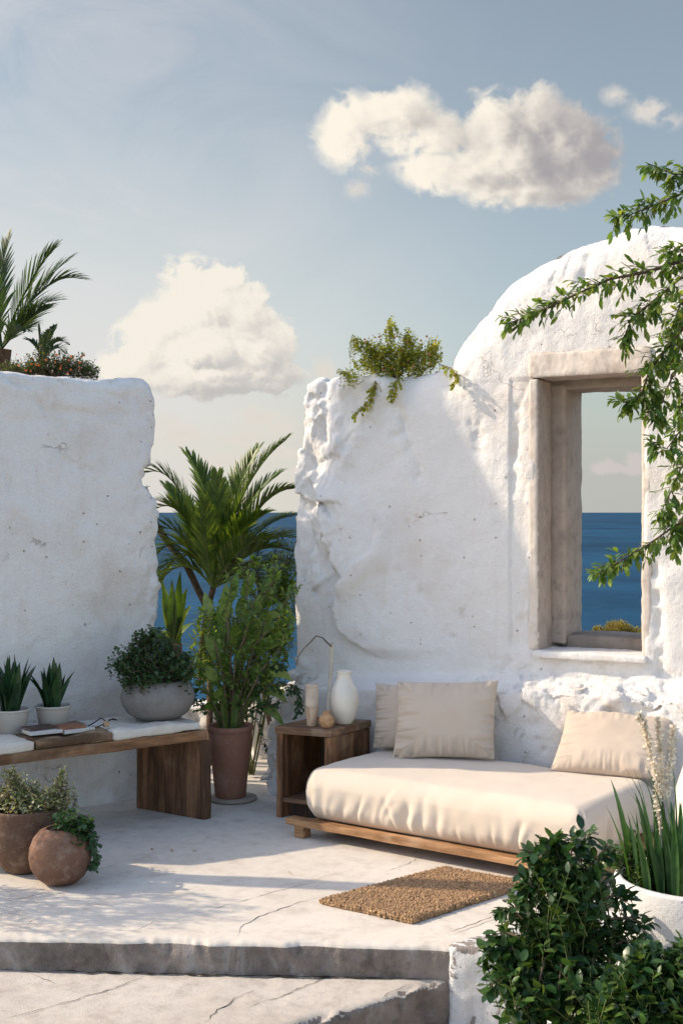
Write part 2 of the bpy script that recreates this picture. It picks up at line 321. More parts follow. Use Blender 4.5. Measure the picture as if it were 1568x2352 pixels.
# ---------------------------------------------------------------- geometry helpers
ORG = {}
def at(px, py, d):
    """a point of the place: sight direction of a measured spot, at depth d metres"""
    return Vector(((px-784)/FD*d, d, EYE+(1175.5-py)/FD*d))
def ground(px, py, h=0.0): return at(px, py, (EYE-h)/((py-1175.5)/FD))
def tag(o, label=None, cat=None, group=None, kind=None):
    if label: o['label'] = label
    if cat: o['category'] = cat
    if group: o['group'] = group
    if kind: o['kind'] = kind
    return o
def thing(name, loc, label, cat, group=None):
    o = bpy.data.objects.new(name, None); COL.objects.link(o); o.location = loc; o.empty_display_size = .1
    ORG[o] = Vector(loc); return tag(o, label, cat, group)
def make(name, V, F, mat, parent=None, smooth=True, own_origin=None):
    V = np.asarray(V, dtype=float).reshape(-1, 3)
    org = ORG[parent] if parent else (Vector(own_origin) if own_origin is not None else Vector((0, 0, 0)))
    me = bpy.data.meshes.new(name); me.from_pydata((V-np.array(org)).tolist(), [], F); me.validate()
    me.polygons.foreach_set('use_smooth', [smooth]*len(me.polygons))
    mats = mat if isinstance(mat, (list, tuple)) else [mat]
    for x in mats: me.materials.append(x)
    o = bpy.data.objects.new(name, me); COL.objects.link(o)
    if parent: o.parent = parent
    else: o.location = org
    ORG[o] = org
    return o
class MB:
    def __init__(s): s.V = []; s.F = []
    def add(s, V, F):
        k = len(s.V); s.V.extend([tuple(v) for v in V]); s.F.extend([tuple(i+k for i in f) for f in F])
    def prism(s, pts, z0, z1):
        n = len(pts); s.add([(p[0], p[1], z0) for p in pts]+[(p[0], p[1], z1) for p in pts],
            [tuple(range(n))[::-1], tuple(range(n, 2*n))]+[(i, (i+1) % n, n+(i+1) % n, n+i) for i in range(n)])
    def box(s, o, ex, ey, ez):
        """box spanned by three edge vectors from corner o"""
        o, ex, ey, ez = map(Vector, (o, ex, ey, ez)); v = [o, o+ex, o+ex+ey, o+ey]; v += [p+ez for p in v]
        s.add(v, [(3, 2, 1, 0), (4, 5, 6, 7), (0, 1, 5, 4), (1, 2, 6, 5), (2, 3, 7, 6), (3, 0, 4, 7)])
    def tube(s, path, radii, n=6, cap=True):
        path = [Vector(p) for p in path]; k = len(path)
        if not isinstance(radii, (list, tuple)): radii = [radii]*k
        V = []; F = []; ref = Vector((.31, .17, .93))
        for i, p in enumerate(path):
            t = (path[min(i+1, k-1)]-path[max(i-1, 0)]).normalized()
            a = t.cross(ref)
            if a.length < .05: a = t.cross(Vector((1, 0, 0)))
            a.normalize(); b = t.cross(a)
            for j in range(n):
                th = 2*math.pi*j/n; V.append(p+(a*math.cos(th)+b*math.sin(th))*radii[i])
        for i in range(k-1):
            for j in range(n): F.append((i*n+j, i*n+(j+1) % n, (i+1)*n+(j+1) % n, (i+1)*n+j))
        if cap: F.append(tuple(range(n))); F.append(tuple(range((k-1)*n, k*n))[::-1])
        s.add(V, F)
    def lathe(s, c, prof, n=48, wob=0.0, seed=0, close=False):
        """profile of (radius, z) turned about a vertical axis at c"""
        rr = random.Random(seed); ph = [rr.uniform(0, 6.28) for _ in range(6)]; V = []; F = []
        for (r, z) in prof:
            for j in range(n):
                th = 2*math.pi*j/n
                k = 1+wob*(math.sin(2*th+ph[0]+z*9)+.6*math.sin(3*th+ph[1]-z*13)+.4*math.sin(5*th+ph[2]+z*21))
                V.append((c[0]+r*k*math.cos(th), c[1]+r*k*math.sin(th), c[2]+z))
        for i in range(len(prof)-1):
            for j in range(n): F.append((i*n+j, i*n+(j+1) % n, (i+1)*n+(j+1) % n, (i+1)*n+j))
        F.append(tuple(range(n))[::-1]); F.append(tuple(range((len(prof)-1)*n, len(prof)*n)))
        s.add(V, F)
    def leaf(s, base, d, up, L, Wd, fold=.25, droop=.15, shape=(.0, .85, 1.0, .55, 0)):
        d = d.normalized(); side = d.cross(up)
        if side.length < 1e-3: side = d.cross(Vector((1, .2, .1)))
        side.normalize(); nrm = side.cross(d).normalized()
        V = [base]; ts = (.28, .6, .86)
        for t, wf in zip(ts, shape[1:4]):
            c = base+d*(L*t)-nrm*(droop*L*t*t); hw = Wd*.5*wf
            V += [c-side*hw+nrm*(hw*fold), c, c+side*hw+nrm*(hw*fold)]
        V.append(base+d*L-nrm*(droop*L))
        s.add(V, [(0, 2, 1), (0, 3, 2), (1, 2, 5, 4), (2, 3, 6, 5), (4, 5, 8, 7), (5, 6, 9, 8), (7, 8, 10), (8, 9, 10)])
    def blade(s, pts, widths, side, fold=.2):
        V = []; k = len(pts); F = []
        for i, (p, wd) in enumerate(zip(pts, widths)):
            t = (Vector(pts[min(i+1, k-1)])-Vector(pts[max(i-1, 0)])).normalized()
            sd_ = (side-t*side.dot(t)).normalized(); n = sd_.cross(t)
            p = Vector(p); V += [p-sd_*wd*.5+n*wd*.5*fold, p, p+sd_*wd*.5+n*wd*.5*fold]
        for i in range(k-1):
            a = 3*i; F += [(a, a+1, a+4, a+3), (a+1, a+2, a+5, a+4)]
        s.add(V, F)
    def obj(s, name, mat, parent=None, smooth=True, own_origin=None): return make(name, s.V, s.F, mat, parent, smooth, own_origin)
def bez(a, b, c, n=8, d=None):
    a, b, c = map(Vector, (a, b, c))
    if d is None: return [a*(1-t)**2+b*2*t*(1-t)+c*t*t for t in [i/(n-1) for i in range(n)]]
    d = Vector(d); return [a*(1-t)**3+b*3*t*(1-t)**2+c*3*t*t*(1-t)+d*t**3 for t in [i/(n-1) for i in range(n)]]
def rdir(rr):
    while True:
        v = Vector((rr.uniform(-1, 1), rr.uniform(-1, 1), rr.uniform(-1, 1)))
        if .05 < v.length < 1: return v.normalized()
UP = Vector((0, 0, 1))
# value noise on numpy arrays
def _h(ix, iy, iz, seed):
    n = (ix*374761393+iy*668265263+iz*2147483647+seed*1274126177) & 0xffffffff
    n = ((n ^ (n >> 13))*1274126177) & 0xffffffff
    n = ((n ^ (n >> 15))*2246822519) & 0xffffffff
    return ((n ^ (n >> 16)) & 0xffff)/65535.0
def vnoise(P, seed=0):
    P = np.asarray(P, float); i = np.floor(P).astype(np.int64); f = P-i; f = f*f*(3-2*f)
    x, y, z = i[:, 0], i[:, 1], i[:, 2]; u, v, ww = f[:, 0], f[:, 1], f[:, 2]; r = 0
    for a in (0, 1):
        for b in (0, 1):
            for c in (0, 1):
                r = r+_h(x+a, y+b, z+c, seed)*(u if a else 1-u)*(v if b else 1-v)*(ww if c else 1-ww)
    return r*2-1
def fbm(P, sc, oct=4, gain=.5, seed=0):
    P = np.asarray(P, float)*sc; r = 0; a = 1
    for k in range(oct): r = r+a*vnoise(P+k*17.3, seed+k); P = P*2.03; a *= gain
    return r
def dseg(P, poly, closed=False):
    """distance of 2-D points to a polyline, and the signed side (left of the line is positive)"""
    best = np.full(len(P), 1e9); sg = np.ones(len(P)); n = len(poly)
    for i in range(n if closed else n-1):
        a = np.array(poly[i], float); b = np.array(poly[(i+1) % n], float); ab = b-a
        t = np.clip(((P-a)@ab)/max(ab@ab, 1e-12), 0, 1); q_ = P-(a+t[:, None]*ab); d = np.hypot(q_[:, 0], q_[:, 1])
        s_ = np.sign(ab[0]*(P[:, 1]-a[1])-ab[1]*(P[:, 0]-a[0])); m_ = d < best
        best[m_] = d[m_]; sg[m_] = s_[m_]
    return best, sg
def sstep(x, a, b):
    t = np.clip((x-a)/(b-a), 0, 1); return t*t*(3-2*t)
def facets(P, n, seed, amp, tilt):
    """broken-stone relief: every point takes the height of the tilted facet nearest to it"""
    r = np.random.RandomState(seed); S = P[r.choice(len(P), n, replace=False)]+r.normal(0, .01, (n, 3)); off = r.uniform(-1, 1, n)*amp; T = r.normal(0, 1, (n, 3))*tilt
    out = np.zeros(len(P)); Pw = P+np.c_[fbm(P, 9, 3, .5, seed), fbm(P+3, 9, 3, .5, seed), fbm(P+7, 9, 3, .5, seed)]*.012
    for k in range(0, len(P), 4000):
        d = ((Pw[k:k+4000, None, :]-S[None])**2).sum(2); i = d.argmin(1); out[k:k+4000] = off[i]+((P[k:k+4000]-S[i])*T[i]).sum(1)
    return out
def remeshed(mb, voxel, smooth_it, smooth_f=.5):
    """weld overlapping solids into one skin; returns vertices and faces"""
    me = bpy.data.meshes.new('tmp'); bm = bmesh.new()
    vs = [bm.verts.new(v) for v in mb.V]
    for f in mb.F:
        try: bm.faces.new([vs[i] for i in f])
        except ValueError: pass
    bmesh.ops.triangulate(bm, faces=bm.faces[:]); bmesh.ops.recalc_face_normals(bm, faces=bm.faces[:])
    bm.to_mesh(me); bm.free()
    o = bpy.data.objects.new('tmp', me); COL.objects.link(o)
    r = o.modifiers.new('r', 'REMESH'); r.mode = 'VOXEL'; r.voxel_size = voxel
    if smooth_it: s_ = o.modifiers.new('s', 'SMOOTH'); s_.factor = smooth_f; s_.iterations = smooth_it
    dg = bpy.context.evaluated_depsgraph_get(); e = bpy.data.meshes.new_from_object(o.evaluated_get(dg))
    V = np.empty(len(e.vertices)*3); e.vertices.foreach_get('co', V); V = V.reshape(-1, 3)
    N = np.empty(len(e.vertices)*3); e.vertex_normals.foreach_get('vector', N); N = N.reshape(-1, 3)
    F = [tuple(p.vertices) for p in e.polygons]
    bpy.data.objects.remove(o); bpy.data.meshes.remove(me); bpy.data.meshes.remove(e)
    return V, N, F
# ---------------------------------------------------------------- plants
def bush(root, blobs, n, L, Wd, lmat, smat, base, twig=.11, per=8, seed=1, up=.45, stems=10, stem_r=.006, shape=None, leafname='foliage', droop=.2, rnd=.45):
    rr = random.Random(seed); lf = MB(); st = MB(); wsum = sum(b[2] for b in blobs); tips = []
    for k in range(n):
        u = rr.uniform(0, wsum)
        for (c, r, wt) in blobs:
            u -= wt
            if u <= 0: break
        d = rdir(rr)
        if d.z < -.35: d.z *= .4; d.normalize()
        rad = rr.random()**.42; tip = Vector(c)+Vector((d.x*r[0], d.y*r[1], d.z*r[2]))*rad
        out = (tip-Vector(base)); out = out.normalized() if out.length > .01 else UP
        td = (out*.6+UP*up+rdir(rr)*.6).normalized(); a = tip-td*twig*rr.uniform(.7, 1.2)
        tips.append(a)
        sd_ = td.cross(rdir(rr)).normalized(); m_ = rr.randint(max(2, per-3), per+1)
        for i in range(m_):
            f = (i+.5)/m_; p = a.lerp(tip, f); ang = i*2.4+k
            o2 = (sd_*math.cos(ang)+td.cross(sd_)*math.sin(ang))
            ld = (o2*.85+td*(.35+.6*f)+rdir(rr)*rnd+Vector((0, 0, -.1))).normalized()
            sc = rr.uniform(.65, 1.15)*(1-.3*f)
            lf.leaf(p, ld, UP+rdir(rr)*.35, L*sc, Wd*sc, rr.uniform(.1, .4), rr.uniform(0, droop*2), *( [shape] if shape else []))
        st.tube([a, tip], [stem_r*.35, stem_r*.2], 3, False)
    for k in range(stems):
        t = tips[rr.randrange(len(tips))]; b = Vector(base)+Vector((rr.uniform(-.03, .03), rr.uniform(-.03, .03), 0))
        mid = b.lerp(t, .5)+Vector((rr.uniform(-.05, .05), rr.uniform(-.05, .05), .06))
        st.tube(bez(b, mid, t, 7), [stem_r*(1-.1*i) for i in range(7)], 5, False)
    lf.obj(leafname, lmat, root); st.obj('stem', smat, root)
def spray(lf, st, path, r0, n, tl, L, Wd, seed, hang=0.0, spread=.9, per=6, r1=.25, start=.12, shape=None):
    rr = random.Random(seed); path = [Vector(p) for p in path]; k = len(path)
    st.tube(path, [r0*(1-(1-r1)*i/(k-1)) for i in range(k)], 5)
    for j in range(n):
        f = start+(1-start)*(j+rr.random())/n; x = f*(k-1); i = min(int(x), k-2); p = path[i].lerp(path[i+1], x-i)
        t = (path[i+1]-path[i]).normalized(); o2 = t.cross(rdir(rr)).normalized()
        td = (t*.55+o2*spread+Vector((0, 0, -hang))).normalized(); ln = tl*rr.uniform(.45, 1.2)*(1.15-.6*f)
        tip = p+td*ln-Vector((0, 0, hang*ln*.4)); st.tube([p, p.lerp(tip, .5)+UP*.006, tip], [r0*.3, r0*.22, r0*.12], 3, False)
        m_ = rr.randint(max(2, per-2), per+2)
        for q_ in range(m_):
            ff = (q_+.6)/m_; pp = p.lerp(tip, ff); a = q_*2.4+j; s2 = td.cross(rdir(rr)).normalized()
            ld = (s2*.8+td*(.4+.7*ff)+rdir(rr)*.3+Vector((0, 0, -.15-hang*.4))).normalized(); sc = rr.uniform(.6, 1.15)
            lf.leaf(pp, ld, UP+rdir(rr)*.4, L*sc, Wd*sc, rr.uniform(.1, .4), rr.uniform(.05, .4), *( [shape] if shape else []))
def frond(mb, path, llen, n, wd, seed, ang=50, vee=.35, start=.12, droop=.25, rach=.008):
    rr = random.Random(seed); k = len(path); path = [Vector(p) for p in path]
    mb.tube(path, [rach*(1-.85*i/(k-1)) for i in range(k)], 5)
    for j in range(n):
        f = start+(1-start)*j/(n-1); x = f*(k-1); i = min(int(x), k-2); p = path[i].lerp(path[i+1], x-i)
        t = (path[i+1]-path[i]).normalized(); sd_ = t.cross(UP)
        if sd_.length < .1: sd_ = t.cross(Vector((0, 1, 0)))
        sd_.normalize(); nu = sd_.cross(t).normalized()
        prof = min(1, (f-start)/.16+.35)*(1-.62*max(0, (f-.45)/.55)**1.3)
        a = R(ang-22*f)
        for sg in (-1, 1):
            dd = (sd_*sg*math.sin(a)+t*math.cos(a)+nu*vee+rdir(rr)*.07).normalized(); ln = llen*prof*rr.uniform(.85, 1.1)
            pts = [p, p+dd*ln*.4, p+dd*ln*.75-UP*droop*ln*.14, p+dd*ln-UP*droop*ln*.38]
            mb.blade(pts, [wd*.6, wd, wd*.7, wd*.05], (t.cross(dd)).cross(dd)*-1 if False else dd.cross(nu), .25)
# ================================================================ the setting
# terrace floor with a worn nosed edge
EA, EB = Vector((-1.364, 5.118)), Vector((.403, 5.018))
def edge_y(x): return EA.y+(EB.y-EA.y)*(x-EA.x)/(EB.x-EA.x)
def terrace():
    us = list(np.arange(-4.6, -1.7, .15))+list(np.arange(-1.7, .70, .011))+list(np.arange(.70, 3.4, .2))
    back = [9.4, 8.8, 8.3, 7.9, 7.5, 7.1, 6.7, 6.4, 6.1, 5.85, 5.65, 5.5, 5.4, 5.32, 5.26]
    V = []; rows = []
    us = np.array(us); P = np.c_[us, np.zeros_like(us), np.zeros_like(us)]
    e1 = fbm(P, 3.0, 5, .55, 3)*.014; e2 = np.clip(fbm(P, 7, 4, .6, 9)-.30, 0, 1)*.026
    ey = np.array([edge_y(x) for x in us])+e1
    for b in back: rows.append(np.c_[us, np.full_like(us, b), np.zeros_like(us)])
    prof = [(.14, 0), (.11, 0), (.08, 0), (.055, 0), (.04, -.0005), (.028, -.0015), (.018, -.0035), (.010, -.007), (.004, -.012), (0, -.02)]
    prof += [(0, -.02-.011*i) for i in range(1, 16)]
    for (o, z) in prof:
        chip = e2*max(0, 1-abs(o-.0)/.05)*max(0, 1-max(0, -z-.02)/.04)
        q_ = np.c_[us, ey+o+chip*.9, np.full_like(us, z)-chip*.35*(o > 0)]
        n = fbm(q_, 14, 4, .6, 5)*.006*(1 if z < -.003 else .25)
        q_[:, 1] += n*(1 if z < -.003 else 0); q_[:, 2] += np.where(z >= -.003, n*.4*(o < .1), 0)
        rows.append(q_)
    rows.append(np.c_[us, ey+.02, np.full_like(us, -.40)]); nU = len(us)
    for r in rows: V += [tuple(x) for x in r]
    F = []; 
    for i in range(len(rows)-1):
        for j in range(nU-1): F.append((i*nU+j, (i+1)*nU+j, (i+1)*nU+j+1, i*nU+j+1))
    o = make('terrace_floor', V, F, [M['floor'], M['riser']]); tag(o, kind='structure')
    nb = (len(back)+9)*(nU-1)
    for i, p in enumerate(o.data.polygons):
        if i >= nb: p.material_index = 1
    return o
TERR = terrace()
def crack(pxs, h=0.0, wdt=.006, seed=0, name='crack', parent=None, z=.0012):
    """hairline gap in the screed: an irregular dark ribbon a few millimetres wide"""
    rr = random.Random(seed); pts = [ground(x, y, h) for x, y in pxs]; P = []
    for a, b in zip(pts[:-1], pts[1:]):
        m_ = max(2, int((b-a).length/.025))
        for i in range(m_): P.append(a.lerp(b, i/m_))
    P.append(pts[-1]); V = []; n = len(P); j = 0
    for i, p in enumerate(P):
        t = (P[min(i+1, n-1)]-P[max(i-1, 0)]).normalized(); s = Vector((-t.y, t.x, 0))
        j = j*.6+rr.uniform(-.008, .008); w_ = wdt*rr.uniform(.25, 1.1)*min(1, 4*i/n+.1, 4*(n-1-i)/n+.1)
        c = p+s*j; V += [(c+s*w_*.5)[:2]+(h+z,), (c-s*w_*.5)[:2]+(h+z,)]
    return make(name, V, [(2*i, 2*i+1, 2*i+3, 2*i+2) for i in range(n-1)], M['crack'], parent, False)
for k, c in enumerate([[(548,2150),(556,2128),(600,2105),(680,2075),(735,2060)], [(880,2003),(935,1985),(970,1963)], [(430,2105),(520,2080),(600,2056),(680,2037),(760,2015)],
          [(0,2072),(60,2060),(105,2052)], [(190,2010),(250,1990),(300,1975)], [(700,2027),(760,2010),(800,1998)], [(300,2140),(345,2120),(360,2112)], [(60,2125),(75,2113),(110,2106)]]):
    crack(c, 0, (.0045, .0032, .0028, .003, .0025, .0022, .002, .003)[k], k, 'crack', TERR)
# the step below
def low_step():
    mb = MB(); mb.prism([(-2.3, 5.22), (.455, 5.06), (.44, 5.03), (-.11, 4.605), (-1.6, 3.44), (-2.3, 3.3)], -.50, -.135)
    V, N, F = remeshed(mb, .016, 2, .5)
    P2 = V[:, :2]; d, sg = dseg(P2, [(.44, 5.03), (-.11, 4.605), (-1.6, 3.44)])
    face = sstep(np.abs(N[:, 2]), .75, .45)
    n = fbm(V, 9, 5, .6, 21); V2 = V+N*(n*.010*(.18+.82*face))[:, None]
    ch = np.clip(fbm(V, 6, 4, .6, 31)-.05, 0, 1)*sstep(d, .07, .0)*sstep(V[:, 2], -.30, -.14)
    V2 -= N*(ch*.06)[:, None]
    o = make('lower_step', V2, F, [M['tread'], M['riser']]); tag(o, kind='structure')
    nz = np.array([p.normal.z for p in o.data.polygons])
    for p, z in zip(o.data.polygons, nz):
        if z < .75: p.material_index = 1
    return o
STEP = low_step()
for k, c in enumerate([[(470,2348),(500,2320),(540,2295),(590,2275)], [(0,2340),(80,2325),(160,2300),(260,2270),(335,2240)], [(560,2318),(640,2290),(730,2255),(790,2228)], [(870,2296),(890,2280),(935,2262)], [(60,2235),(95,2243),(130,2262)]]):
    crack(c, -.135, (.006, .0045, .006, .0035, .0035)[k], 40+k, 'crack', STEP, .0030)
g = MB(); g.prism([(-6, -3), (6, -3), (6, 5.6), (-6, 5.6)], -.8, -.33); o = g.obj('lower_ground', M['tread'], None, False); tag(o, kind='structure')

# white block beside the step
def plinth():
    mb = MB(); mb.prism([(.412, 4.985), (.76, 4.925), (.98, 4.36), (2.0, 4.15), (2.9, 4.6), (2.9, 6.4), (1.95, 6.35), (.66, 5.25), (.405, 5.03)], -.5, .004)
    V, N, F = remeshed(mb, .02, 3, .5)
    n = fbm(V, 7, 5, .55, 51); face = sstep(np.abs(N[:, 2]), .9, .5)
    return tag(make('low_block', V+N*(n*.012*(.1+.9*face))[:, None], F, M['plinth']), 'white peeling masonry block beside the concrete step under the big planter', 'masonry block')
plinth()
crack([(1020,2149),(1060,2134),(1100,2118),(1145,2101)], 0, .006, 77, 'joint', TERR, .009)

# grime gathered where the riser meets the tread
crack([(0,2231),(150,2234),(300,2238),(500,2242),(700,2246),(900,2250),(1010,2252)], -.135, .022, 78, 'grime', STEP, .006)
# hillside falling to the sea, and the sea
def hillside():
    V = []; F = []; ys = [9.42, 10.5, 12, 15, 20, 30, 45, 70, 110]; zs = [-.25, -.55, -1.3, -3.2, -6.5, -12, -19, -27, -36]; xs = np.linspace(-60, 60, 61)
    for y, z in zip(ys, zs):
        for x in xs: V.append((x, y, z+(0 if y < 10 else .25*math.sin(x*.9+y)+.2*math.sin(x*2.3))))
    n = len(xs)
    for i in range(len(ys)-1):
        for j in range(n-1): F.append((i*n+j, i*n+j+1, (i+1)*n+j+1, (i+1)*n+j))
    o = make('hillside', V, F, M['earth']); tag(o, kind='structure')
hillside()
s = MB(); s.add([(-60000, 20, -30), (60000, 20, -30), (60000, 70000, -30), (-60000, 70000, -30)], [(0, 1, 2, 3)])
tag(s.obj('sea', M['sea'], None, False), kind='structure')

# ---------------------------------------------------------------- wall with the window
# its front face runs along e1 from point O1; n1 points inwards (away from the terrace)
O1 = Vector((-.45, 8.0, 0)); SL = -.543
e1 = Vector((1, SL, 0)).normalized(); n1 = Vector((-e1.y, e1.x, 0))
def w1(px, py, b=0.0):
    d = Vector(((px-784)/FD, 1, (1175.5-py)/FD)); o = O1+n1*b-Vector((0, 0, EYE)); t = o.dot(n1)/d.dot(n1)
    p = d*t+Vector((0, 0, EYE)); return (p-O1).dot(e1), p.z
def p1(a, z, b=0.0): return O1+e1*a+n1*b+UP*z
def slab1(mb, az, b0, b1):
    n = len(az); mb.add([p1(a, z, b0) for a, z in az]+[p1(a, z, b1) for a, z in az],
        [tuple(range(n)), tuple(range(n, 2*n))[::-1]]+[(i, n+i, n+(i+1) % n, (i+1) % n) for i in range(n)])
TOP = [(700,882),(718,868),(760,866),(830,864),(900,866),(960,855),(1010,842),(1020,830),(1045,780),(1075,742),(1105,706),(1165,645),(1230,600),(1300,564),(1380,541),(1425,517),(1480,503),(1567,507),(1640,530),(1720,580),(1780,660)]
LEFT = [(684,1640),(680,1560),(674,1400),(671,1250),(676,1120),(682,1000),(690,920)]
aL, zB = w1(1235, 1490); aR, _ = w1(1473, 1500); zT = w1(1235, 868)[1]; aR -= .005
WT = .58
def wall_right():
    mb = MB()
    top = [w1(*p) for p in TOP]; left = [w1(*p) for p in LEFT]; R0 = top[-1][0]+.25
    hx0, hx1, hz0, hz1 = aL-.02, aR+.02, zB-.03, zT+.03
    # one solid round the opening, made of four that overlap
    lp = [(left[0][0], -.08)]+left+[p for p in top if p[0] < hx0]
    def top_at(a):
        for (x0, z0), (x1, z1) in zip(top[:-1], top[1:]):
            if x0 <= a <= x1: return z0+(z1-z0)*(a-x0)/(x1-x0)
        return top[-1][1]
    slab1(mb, lp+[(hx0, top_at(hx0)), (hx0, -.08)], 0, WT)
    slab1(mb, [(hx0-.05, hz1)]+[(hx0-.05, top_at(hx0-.05)-.02)]+[p for p in top if hx0 < p[0] < hx1]+[(hx1+.05, top_at(hx1+.05)-.02), (hx1+.05, hz1)], .001, WT-.001)
    slab1(mb, [(hx0-.05, -.08), (hx0-.05, hz0), (hx1+.05, hz0), (hx1+.05, -.08)], .001, WT-.001)
    slab1(mb, [(hx1, -.08), (hx1, top_at(hx1))]+[p for p in top if p[0] > hx1]+[(R0, top[-1][1]-.5), (R0, -.08)], 0, WT)
    # bench-high ledge along the foot
    lg = [w1(*p, -.22) for p in [(625,1835),(611,1750),(619,1680),(638,1612),(655,1588),(690,1577),(850,1578),(1000,1581),(1250,1588),(1400,1597),(1567,1612),(1700,1640)]]
    lg = [(lg[0][0]+.02, -.08)]+lg+[(R0, lg[-1][1]), (R0, -.08)]
    slab1(mb, lg, -.22, .3)
    # coved, sloping top of the ledge
    cs = [w1(690, 1577, -.22), w1(850, 1578, -.22), w1(1250, 1588, -.22), w1(1567, 1612, -.22)]
    for (a0, z0), (a1, z1) in zip(cs[:-1], cs[1:]):
        k0 = .045+.05*sstep(a0, 1.2, 2.0); k1 = .045+.05*sstep(a1, 1.2, 2.0)
        v = [p1(a0-.01, z0-.1, -.19), p1(a0-.01, z0-.1, .15), p1(a0-.01, z0+k0, .15), p1(a0-.01, z0+k0, .02), p1(a0-.01, z0-.004, -.19),
             p1(a1, z1-.1, -.19), p1(a1, z1-.1, .15), p1(a1, z1+k1, .15), p1(a1, z1+k1, .02), p1(a1, z1-.004, -.19)]
        mb.add(v, [(0, 1, 2, 3, 4), (9, 8, 7, 6, 5)]+[(i, 5+i, 5+(i+1) % 5, (i+1) % 5) for i in range(5)])
    V, N, F = remeshed(mb, .0125, 4, .5)
    o1 = np.array(O1); D = V-o1; A = D@np.array(e1); B = D@np.array(n1); Z = V[:, 2]; AZ = np.c_[A, Z]; P3 = np.c_[A, B, Z]
    front = sstep(B, .30, .06)                                   # only the side turned to the terrace
    up = B > -.06
    N = N.copy()
    disp = fbm(P3, 1.6, 4, .5, 1)*.016+fbm(P3, 6, 5, .55, 2)*.0065
    outd, _ = dseg(AZ, left+top)
    # rounded shoulders along the top of the vault
    r_ = .20*sstep(A, .75, 1.0)+.05; t_ = np.clip(1-outd/r_, 0, 1); push = r_*.55*(1-np.sqrt(np.clip(1-t_*t_, 0, 1)))
    inout = np.where(B > WT*.5, -1, 1)
    V = V+np.array(n1)[None]*((push*inout)*(Z > .8)*(B > -.03))[:, None]
    # ragged corner: lumps and hollows at the wall's free end
    zone = sstep(A+.10*fbm(P3, 2.2, 3, .5, 18), .72, .18)*sstep(Z, .85, 1.3)*up
    wp = fbm(P3, 4, 3, .5, 15)[:, None]*.12; Pw = np.c_[A*1.5, B, Z*.55]+wp
    lump = fbm(Pw, 3.6, 6, .60, 7); rid = 1-np.abs(fbm(Pw, 3.0, 5, .58, 17))*1.6
    disp += zone*(lump*.024+(rid-.55)*.020*sstep(Z, 1.5, 2.0))
    zi = np.where(zone > .02)[0]; fz = np.zeros(len(V)); fz[zi] = facets(P3[zi]*np.array([1, 1, .75]), 95, 5, .017, .17); disp += zone*np.clip(fz, -.05, .05)
    # layered render: thick coat standing proud of the older one along a wandering line
    L1 = [w1(*p) for p in [(700,1085),(722,1120),(748,1170),(755,1225),(768,1285),(796,1322),(776,1395),(788,1440),(812,1470),(838,1488)]]
    d1, s1_ = dseg(AZ, L1); zL = sstep(Z, L1[-1][1]-.07, L1[-1][1]+.02)*sstep(Z, L1[0][1]+.05, L1[0][1]-.22)
    sd1 = d1*s1_+fbm(P3, 6, 5, .6, 63)*.030+fbm(P3, 1.6, 2, .5, 64)*.03
    disp += up*zL*.062*(sstep(sd1, -.020, .012))*sstep(d1, .55, .05)*1.0 - up*zL*.03*sstep(-sd1, .0, .03)*sstep(d1, .16, .05)
    L2 = [w1(*p) for p in [(868,1215),(862,1262),(838,1282),(815,1298),(797,1326)]]
    d2, s2_ = dseg(AZ, L2); disp += up*.032*sstep(d2*s2_, -.012, .012)*sstep(d2, .16, .03)
    # scars running down from the top, lying diagonal
    for ln, dep, wd in [([(905,930),(925,985),(945,1040),(960,1090)], .022, .035), ([(868,880),(855,960),(820,1000),(795,1050)], -.02, .06), ([(1185,940),(1190,1000),(1172,1060),(1180,1120)], .014, .03),
                        ([(1112,715),(1090,745),(1072,780),(1065,800)], .03, .04), ([(1090,970),(1098,1030)], .016, .045), ([(1345,590),(1335,640)], .014, .03),
                        ([(705,900),(700,1000),(715,1090)], .02, .05), ([(745,880),(735,950),(742,1010)], .026, .035), ([(790,890),(775,960),(780,1030)], -.022, .04), ([(1500,1300),(1510,1420),(1515,1540)], .02, .03)]:
        dd, ss_ = dseg(AZ, [w1(*p) for p in ln]); br = 1+.9*fbm(P3, 16, 3, .5, 61)
        disp -= up*front*dep*np.exp(-(dd/wd)**2)*br
    # weathered rim of the vault: scabs lost along the edge
    rim = sstep(outd, .32, .04)*(A > .75)*up; scab = fbm(P3+fbm(P3, 4, 3, .5, 66)[:, None]*.12, 4.5, 5, .58, 67)
    disp -= rim*sstep(scab, .30, .40)*.010; disp += (A > .8)*up*(Z > zT)*fbm(P3*np.array([1.3, 1, .7]), 2.6, 5, .55, 68)*.006
    # flaked edge beside the window frame
    L3 = [w1(*p) for p in [(1212,870),(1196,960),(1180,1030),(1210,1120),(1222,1230),(1205,1330),(1204,1470),(1212,1500)]]
    d3, s3 = dseg(AZ, L3); jag = fbm(P3, 10, 4, .6, 71)*.025
    disp -= up*.009*sstep(d3*s3*-1+jag, -.004, .008)*(A < aL-.012)*(A > w1(1170, 1200)[0])*(Z > zB)*(Z < zT)
    # rough crumbling brow of the ledge
    ledge = sstep(np.abs(Z-.66-.05*sstep(A, 1, 2)), .16, .03)*(B < -.03)
    disp += ledge*(fbm(P3+fbm(P3, 5, 3, .5, 80)[:, None]*.1, 5, 6, .55, 81)*.010*(.4+.9*sstep(A, 1.25, 1.7))-np.clip(fbm(P3, 9, 4, .6, 83)-.50, 0, .5)*.05*sstep(A, 1.2, 1.5))
    li = np.where((ledge > .02)*(A > 1.15))[0]; fl_ = np.zeros(len(V)); fl_[li] = facets(P3[li], 80, 9, .008, .12); disp += ledge*np.clip(fl_, -.03, .03)*sstep(A, 1.15, 1.5)
